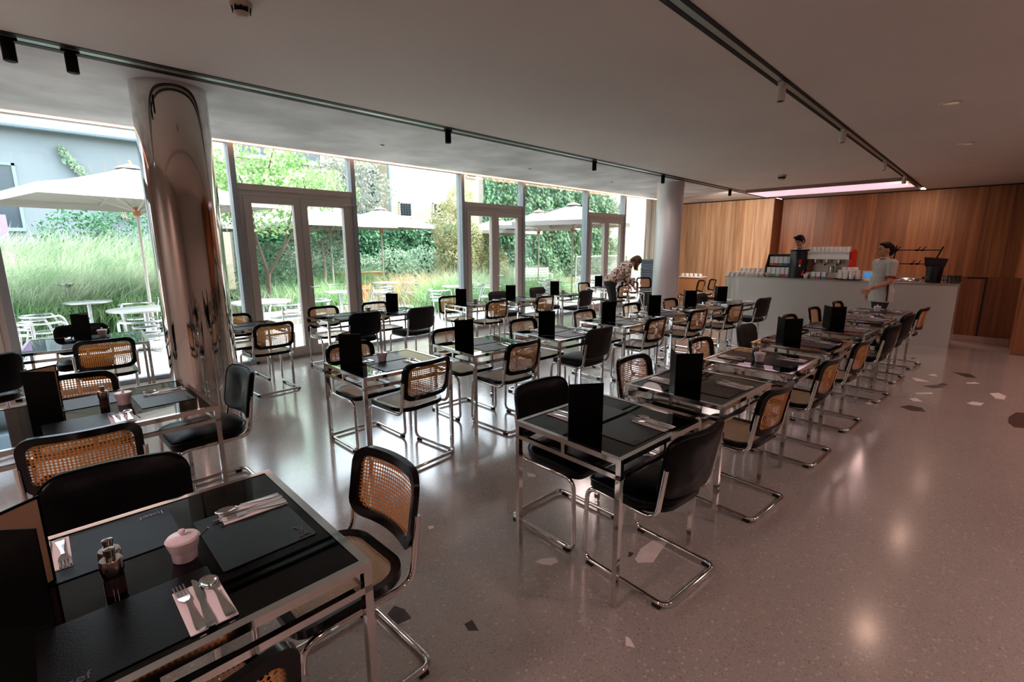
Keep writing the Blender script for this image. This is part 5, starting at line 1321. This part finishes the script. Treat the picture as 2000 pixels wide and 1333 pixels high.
# houses
def window_unit(parent, x0, x1, z0, z1, y, bars=True, fm='frame_pale'):
    f = MB(); t = 0.07
    f.box(x0, y-0.06, z0, x0+t, y+0.02, z1).box(x1-t, y-0.06, z0, x1, y+0.02, z1).box(x0, y-0.06, z1-t, x1, y+0.02, z1).box(x0, y-0.09, z0-0.03, x1, y+0.02, z0+t)
    w_ = f.build('window_frame', MATS[fm], parent)
    MB().box(x0+t, y-0.03, z0+t, x1-t, y-0.01, z1-t).build('pane', MATS['window_dark'], w_)
    if bars:
        bm = MB()
        for k in range(1, 5): bm.box(x0+(x1-x0)*k/5-0.012, y-0.08, z0, x0+(x1-x0)*k/5+0.012, y-0.06, z1)
        for k in range(1, 6): bm.box(x0, y-0.08, z0+(z1-z0)*k/6-0.012, x1, y-0.06, z0+(z1-z0)*k/6+0.012)
        bm.build('window_bars', MATS['black_metal'], w_)
hs = empty('yellow_house', (0, 0, 0)); tag(hs, 'pale yellow house with two small barred windows above the ivy hedge', 'house')
MB().box(16.3, 27.0, 0, 27.5, 29, 7.6).build('house_wall', MATS['render_yellow'], hs)
window_unit(hs, 17.05, 17.98, 3.6, 4.5, 27.0); window_unit(hs, 19.65, 20.75, 3.55, 4.6, 27.0); window_unit(hs, 22.6, 23.5, 6.5, 7.3, 27.0)
MB().tube([(16.45, 26.93, 0), (16.45, 26.93, 7.5)], 0.09, 8).build('downpipe', MATS['frame_steel'], hs)
MB().box(27.5, 26.0, 0, 28.0, 29, 7.6).build('house_pilaster', MATS['render_cream'], hs)
tw = empty('stair_tower', (0, 0, 0)); tag(tw, 'set-back glazed stair tower with steel frames left of the yellow house', 'tower')
MB().box(13.2, 28.2, 0, 16.3, 30, 7.8).build('tower_wall', MATS['render_yellow'], tw)
for k in range(3):
    for z in (3.0, 4.75): window_unit(tw, 13.4+0.95*k, 14.3+0.95*k, z, z+1.6, 28.2, False, 'frame_steel')
for z in (2.9, 4.7, 6.5): MB().box(13.1, 28.0, z-0.12, 16.3, 28.2, z).build('floor_band', MATS['frame_steel'], tw)
ch = empty('cream_house', (0, 0, 0)); tag(ch, 'cream house with a white-framed window behind the small tree', 'house')
MB().box(4.0, 27.2, 0, 13.2, 29, 7.6).build('house_wall', MATS['render_cream'], ch)
for x in (5.2, 8.1, 10.9): window_unit(ch, x, x+1.45, 6.25, 7.4, 27.2, False)
for x in (5.2, 8.1, 10.9): MB().box(x-0.1, 27.0, 6.1, x+1.55, 27.2, 6.22).build('window_sill', MATS['frame_pale'], ch)
gh = empty('grey_house', (0, 0, 0)); tag(gh, 'blue-grey rendered house with a zinc eave beyond the tall grass', 'house')
MB().box(-12, 20.0, 0, 4.4, 27, 5.05).build('house_wall', MATS['render_grey'], gh)
MB().box(-12.2, 19.7, 5.05, 4.6, 27.2, 5.28).build('eave', MATS['roof_zinc'], gh)
MB().tube([(-12.2, 19.66, 5.05), (4.6, 19.66, 5.05)], 0.08, 8).build('gutter', MATS['roof_zinc'], gh)
MB().prism([(-12.2, 19.7), (4.6, 19.7), (4.6, 27), (-12.2, 27)], 5.28, 5.9).build('roof_slope', MATS['roof_zinc'], gh)
window_unit(gh, -1.3, 0.16, 2.2, 4.05, 20.0, False, 'frame_steel')
N = 500
P_ = np.stack([1.15+0.55*rng.random(N), 19.95-0.1*rng.random(N), np.zeros(N)], 1); P_[:, 2] = 4.55-0.75*(P_[:, 0]-1.15)/0.5+rng.normal(size=N)*0.09
stuff(link_mesh('wall_creeper', leaf_mesh('wall_creeper', P_, 0.06, 'leaf_shrub', (0, -1, .3))), 'short diagonal streak of creeper on the grey house wall', 'creeper')
br = MB()
for k in range(9):
    x = 1.9+0.22*k; br.tube([(2.4+0.03*k, 19.8, 2.6), (x, 19.8, 3.6+0.15*(k % 3)), (x+0.2*((k % 3)-1), 19.8, 4.3+0.12*(k % 4))], [0.025, 0.014, 0.005], 5)
br = br.build('bare_creeper', MATS['bark_pale']); stuff(br, 'bare creeper stems on the grey house behind the near parasol', 'creeper')
cp = MB().box(-1.9, 18.4, 0.9, -0.2, 18.6, 2.55).build('poster_board', mat('board_violet', '#8d7a9a', 0.7)); tag(cp, 'violet board by the grey house window under the near parasol', 'board')

# parasols
def make_parasol(s_):
    """square canopy of half side s_, apex 3.1 m"""
    r = empty('parasol'); tag(r, None, 'parasol', 'parasols in the garden')
    MB().tube([(0, 0, 0.05), (0, 0, 3.05)], 0.026, 12).build('pole', MATS['pole_paint'], r)
    MB().lathe([(0.0, -0.02), (0.28, -0.02), (0.28, 0.05), (0.05, 0.07), (0.05, 0.25), (0.0, 0.25)], 20).build('base', MATS['alu_top'], r)
    n = 8; vs = []; fs = []; ez, az = 2.52, 3.08
    cor = [(s_, 0), (s_, s_), (0, s_), (-s_, s_), (-s_, 0), (-s_, -s_), (0, -s_), (s_, -s_)]
    rings = 5
    for i in range(rings+1):
        t = i/rings
        for x, y in cor:
            mid = 1.0 if abs(x) == abs(y) else 0.985
            vs.append((x*t*mid, y*t*mid, az-(az-ez)*t-0.05*math.sin(math.pi*t)*(1 if mid == 1 else 1.0)))
    for i in range(rings):
        for k in range(n): j = (k+1) % n; fs.append((i*n+k, i*n+j, (i+1)*n+j, (i+1)*n+k))
    for k in range(n): x, y = cor[k]; vs.append((x*1.0, y*1.0, ez-0.13))
    o = rings*n
    for k in range(n): j = (k+1) % n; fs.append((o+k, o+j, o+n+j, o+n+k))
    cn = MB(); cn.add(vs, fs, 0, False); c = cn.build('canopy', MATS['canvas'], r); md = c.modifiers.new('thick', 'SOLIDIFY'); md.thickness = 0.006
    for x, y in cor:
        MB().bar((0.04*np.sign(x), 0.04*np.sign(y), az-0.06), (x*0.97, y*0.97, ez-0.03), 0.022, 0.03).build('rib', MATS['pole_paint'], r)
        MB().bar((0, 0, 2.30), (x*0.5, y*0.5, 2.72), 0.016, 0.022).build('strut', MATS['pole_paint'], r)
    MB().lathe([(0.03, 2.22), (0.06, 2.24), (0.06, 2.34), (0.045, 2.38), (0.03, 2.38)], 12).build('hub', MATS['teak'], r)
    MB().lathe([(0.0, 3.04), (0.05, 3.06), (0.035, 3.12), (0.03, 3.17), (0.0, 3.19)], 12).build('finial', MATS['teak'], r)
    MB().lathe([(0.24, 3.035), (0.16, 3.075), (0.03, 3.125)], 8).build('vent_cap', MATS['canvas'], r)
    return r
pa = make_parasol(1.72); pu = []
place(pa, pu, (1.57, 11.3, -0.02), R(12), 'large near parasol with off-white canopy behind the first pane', scale=(1, 1, 1.02))
pb = make_parasol(1.35); pu2 = []
for k, (x, y, rz, lab) in enumerate(((6.25, 13.55, 5, 'parasol with its canopy cut by the first glass door'), (8.85, 15.2, 20, 'parasol standing alone before the ivy hedge'),
        (11.79, 9.14, 15, 'parasol with orange finial at the third fixed pane'), (13.45, 12.0, 30, 'parasol behind the one with the orange finial'), (14.0, 14.8, 8, 'parasol seen through the second glass door'), (5.0, 16.0, 8, 'far parasol half hidden by the small tree'))):
    place(pb, pu2, (x, y, -0.02), R(rz), lab, scale=(1, 1, (0.94, 0.98, 0.96, 0.97, 0.93, 0.92)[k]))

# aluminium tables and chairs
def make_bistro(rad):
    r = empty('garden_table'); tag(r, None, 'table', 'aluminium garden tables')
    MB().lathe([(0.0, 0.70), (rad-0.01, 0.70), (rad, 0.705), (rad, 0.725), (rad-0.01, 0.73), (0.0, 0.73)], 40).build('table_top', MATS['alu_top'], r)
    MB().lathe([(0.04, 0.03), (0.045, 0.69)], 14).build('pedestal', MATS['aluminium'], r)
    for k in range(4):
        a = math.pi/2*k+0.4; MB().bar((0, 0, 0.03), (0.32*math.cos(a), 0.32*math.sin(a), 0.012), 0.05, 0.02).build('foot', MATS['aluminium'], r)
    return r
bt = make_bistro(0.52); bu = []; bs = make_bistro(0.36); bu2 = []
place(bt, bu, (1.32, 10.05, -0.05), 0, 'large round aluminium table under the near parasol')
place(bs, bu2, (0.74, 12.15, -0.05), 0, 'smaller round aluminium table behind the large one, near the tall grass')
place(bt, bu, (3.05, 9.75, -0.05), 0, 'round aluminium table just outside the first glass door')
place(bs, bu2, (5.05, 10.65, -0.05), 0, 'small aluminium table with thick pedestal right of the first glass door')
place(bs, bu2, (7.3, 12.5, -0.05), 0, 'small aluminium table before the straw-coloured grass')
place(bs, bu2, (7.85, 9.9, -0.05), 0, 'small aluminium table beside the second door post')
place(bs, bu2, (11.0, 9.2, -0.05), 0, 'small aluminium table outside the third fixed pane')
def make_armchair():
    r = empty('garden_armchair'); tag(r, None, 'chair', 'aluminium garden armchairs')
    ring = [(0.27*math.sin(t), -0.02-0.27*math.cos(t), 0.70) for t in np.linspace(-2.1, 2.1, 20)]
    ring = [(0.27, 0.26, 0.02)]*0 + ring
    L = [(-0.235, 0.25, 0.012), (-0.255, 0.22, 0.45), (-0.262, 0.15, 0.66)]
    path = L + ring[::1] + [(-x, y, z) for x, y, z in L[::-1]]
    MB().tube(path, 0.016, 8).build('arm_frame', MATS['aluminium'], r)
    for x in (-0.2, 0.2): MB().tube([(x, -0.20, 0.70), (x, -0.19, 0.45), (x*1.1, -0.27, 0.012)], 0.014, 8).build('rear_leg', MATS['aluminium'], r)
    MB().tube([(0.20*math.cos(t), 0.02+0.20*math.sin(t), 0.445) for t in np.linspace(0, 2*math.pi, 24)[:-1]], 0.013, 8, closed=True).build('seat_ring', MATS['aluminium'], r)
    for k in range(6):
        y = -0.14+0.062*k; hw_ = math.sqrt(max(0.001, 0.2**2-(y)**2)); MB().box(-hw_, y-0.022+0.02, 0.452, hw_, y+0.022+0.02, 0.458).build('slat', MATS['aluminium'], r)
    for z in (0.55, 0.63):
        pts = [(0.255*math.sin(t), -0.02-0.255*math.cos(t), z) for t in np.linspace(-0.8, 0.8, 8)]
        b = MB(); vs = []
        for x, y, zz in pts: vs += [(x, y, zz-0.02), (x, y, zz+0.02)]
        b.add(vs, [(2*k, 2*k+2, 2*k+3, 2*k+1) for k in range(7)], 0, True); o = b.build('back_slat', MATS['aluminium'], r); md = o.modifiers.new('thick', 'SOLIDIFY'); md.thickness = 0.004
    for x in (-0.25, 0.25): MB().tube([(x*0.97, 0.2, 0.445), (x*0.8, 0.02, 0.445)], 0.012, 6).build('seat_bracket', MATS['aluminium'], r)
    return r
ac = make_armchair(); au = []
for x, y, rz, lab in ((1.05, 8.35, 0, 'nearest aluminium armchair, drawn up to the large round table'), (0.05, 9.45, -70, 'aluminium armchair cut by the left door post, facing the large table'), (0.10, 10.35, -80, 'second aluminium armchair left of the large round table'),
        (1.75, 12.6, 140, 'aluminium armchair right of the smaller round table'), (1.35, 11.15, 178, 'aluminium armchair on the far side of the large round table'),
        (3.25, 8.95, 5, 'aluminium armchair at the table outside the first glass door'), (3.95, 9.45, 65, 'aluminium armchair right of the table outside the first door'),
        (6.1, 13.0, 170, 'aluminium armchair in front of the terracotta pots'), (5.85, 10.3, 60, 'aluminium armchair beside the small thick-pedestal table'), (6.75, 11.6, -20, 'aluminium armchair before the small table by the straw grass'), (7.9, 12.1, 70, 'aluminium armchair right of the small table by the straw grass'),
        (7.05, 9.55, -60, 'aluminium armchair leaning into the fixed pane, left of the second door'), (8.35, 9.15, 40, 'aluminium armchair behind the second glass door'), (8.9, 10.4, 100, 'aluminium armchair further behind the second glass door'),
        (10.4, 8.95, -50, 'aluminium armchair left of the table at the third pane'), (11.5, 9.7, 150, 'aluminium armchair right of the table at the third pane'), (12.9, 9.4, 80, 'aluminium armchair outside the third glass door')):
    place(ac, au, (x, y, -0.05 if y > 9.3 else -0.02), R(rz), lab)

# terracotta pots, wooden table, white bench
def make_pot():
    r = empty('terracotta_pot'); tag(r, None, 'pot', 'terracotta pots')
    MB().lathe([(0.0, 0.0), (0.20, 0.0), (0.30, 0.42), (0.335, 0.42), (0.345, 0.52), (0.30, 0.52), (0.28, 0.45), (0.0, 0.44)], 32).build('pot_body', MATS['terracotta'], r)
    MB().lathe([(0.0, 0.445), (0.285, 0.45)], 24).build('pot_soil', MATS['soil'], r); return r
po = make_pot(); pu3 = []
place(po, pu3, (6.45, 13.9, -0.05), 0, 'terracotta pot on the left, seen through the first glass door')
place(po, pu3, (7.0, 13.6, -0.05), 0, 'terracotta pot on the right, seen through the first glass door', scale=(1.1, 1.1, 1.15))
wt = empty('wooden_table', (8.3, 16.0, 0)); tag(wt, 'reddish wooden table in front of the ivy hedge', 'table')
for k in range(6): MB().box(-0.9, -0.42+0.14*k, 0.78, 0.9, -0.29+0.14*k, 0.82).build('plank', MATS['teak'], wt)
MB().box(-0.85, -0.38, 0.68, 0.85, 0.38, 0.77).build('apron', MATS['teak'], wt)
for x in (-0.8, 0.8):
    for y in (-0.33, 0.33): MB().box(x-0.035, y-0.035, -0.05, x+0.035, y+0.035, 0.68).build('leg', MATS['teak'], wt)
bn = empty('garden_bench', (14.3, 13.0, -0.05), R(-25)); tag(bn, 'white garden bench in front of the ivy wall', 'bench')
for k in range(5): MB().box(-0.75, -0.22+0.1*k, 0.43, 0.75, -0.14+0.1*k, 0.455).build('slat', MATS['white_enamel'], bn)
for k in range(4): MB().box(-0.75, 0.27, 0.52+0.1*k, 0.75, 0.295, 0.60+0.1*k).build('back_slat', MATS['white_enamel'], bn)
for x in (-0.72, 0.72):
    for y in (-0.2, 0.28): MB().box(x-0.03, y-0.03, 0, x+0.03, y+0.03, 0.92 if y > 0 else 0.65).build('leg', MATS['white_enamel'], bn)
    MB().box(x-0.03, -0.24, 0.65, x+0.03, 0.28, 0.685).build('armrest', MATS['white_enamel'], bn)
gr_ = empty('glass_railing', (19.5, 12.6, 0)); tag(gr_, 'low glass railing with a pale handrail beside the ivy wall', 'railing')
MB().box(-3.0, -0.01, 0.1, 5, 0.01, 1.25).build('glass_panel', MATS['window_glass'], gr_)
MB().box(-3.0, -0.03, 1.25, 5, 0.03, 1.30).build('handrail', MATS['aluminium'], gr_)
for k in range(5): MB().box(-3.0+2*k-0.02, -0.02, -0.05, -3.0+2*k+0.02, 0.02, 1.25).build('post', MATS['aluminium'], gr_)
bl = MB().tube([(0, 0, 0), (0, 0, 0.93)], 0.03, 10).lathe([(0.0, 0.93), (0.04, 0.93), (0.12, 0.99), (0.12, 1.01), (0.0, 1.02)], 20).build('garden_lamp', MATS['aluminium'], None, (0.5, 12.75, 0.0)); tag(bl, 'small mushroom-shaped garden light above the smaller round table', 'lamp')
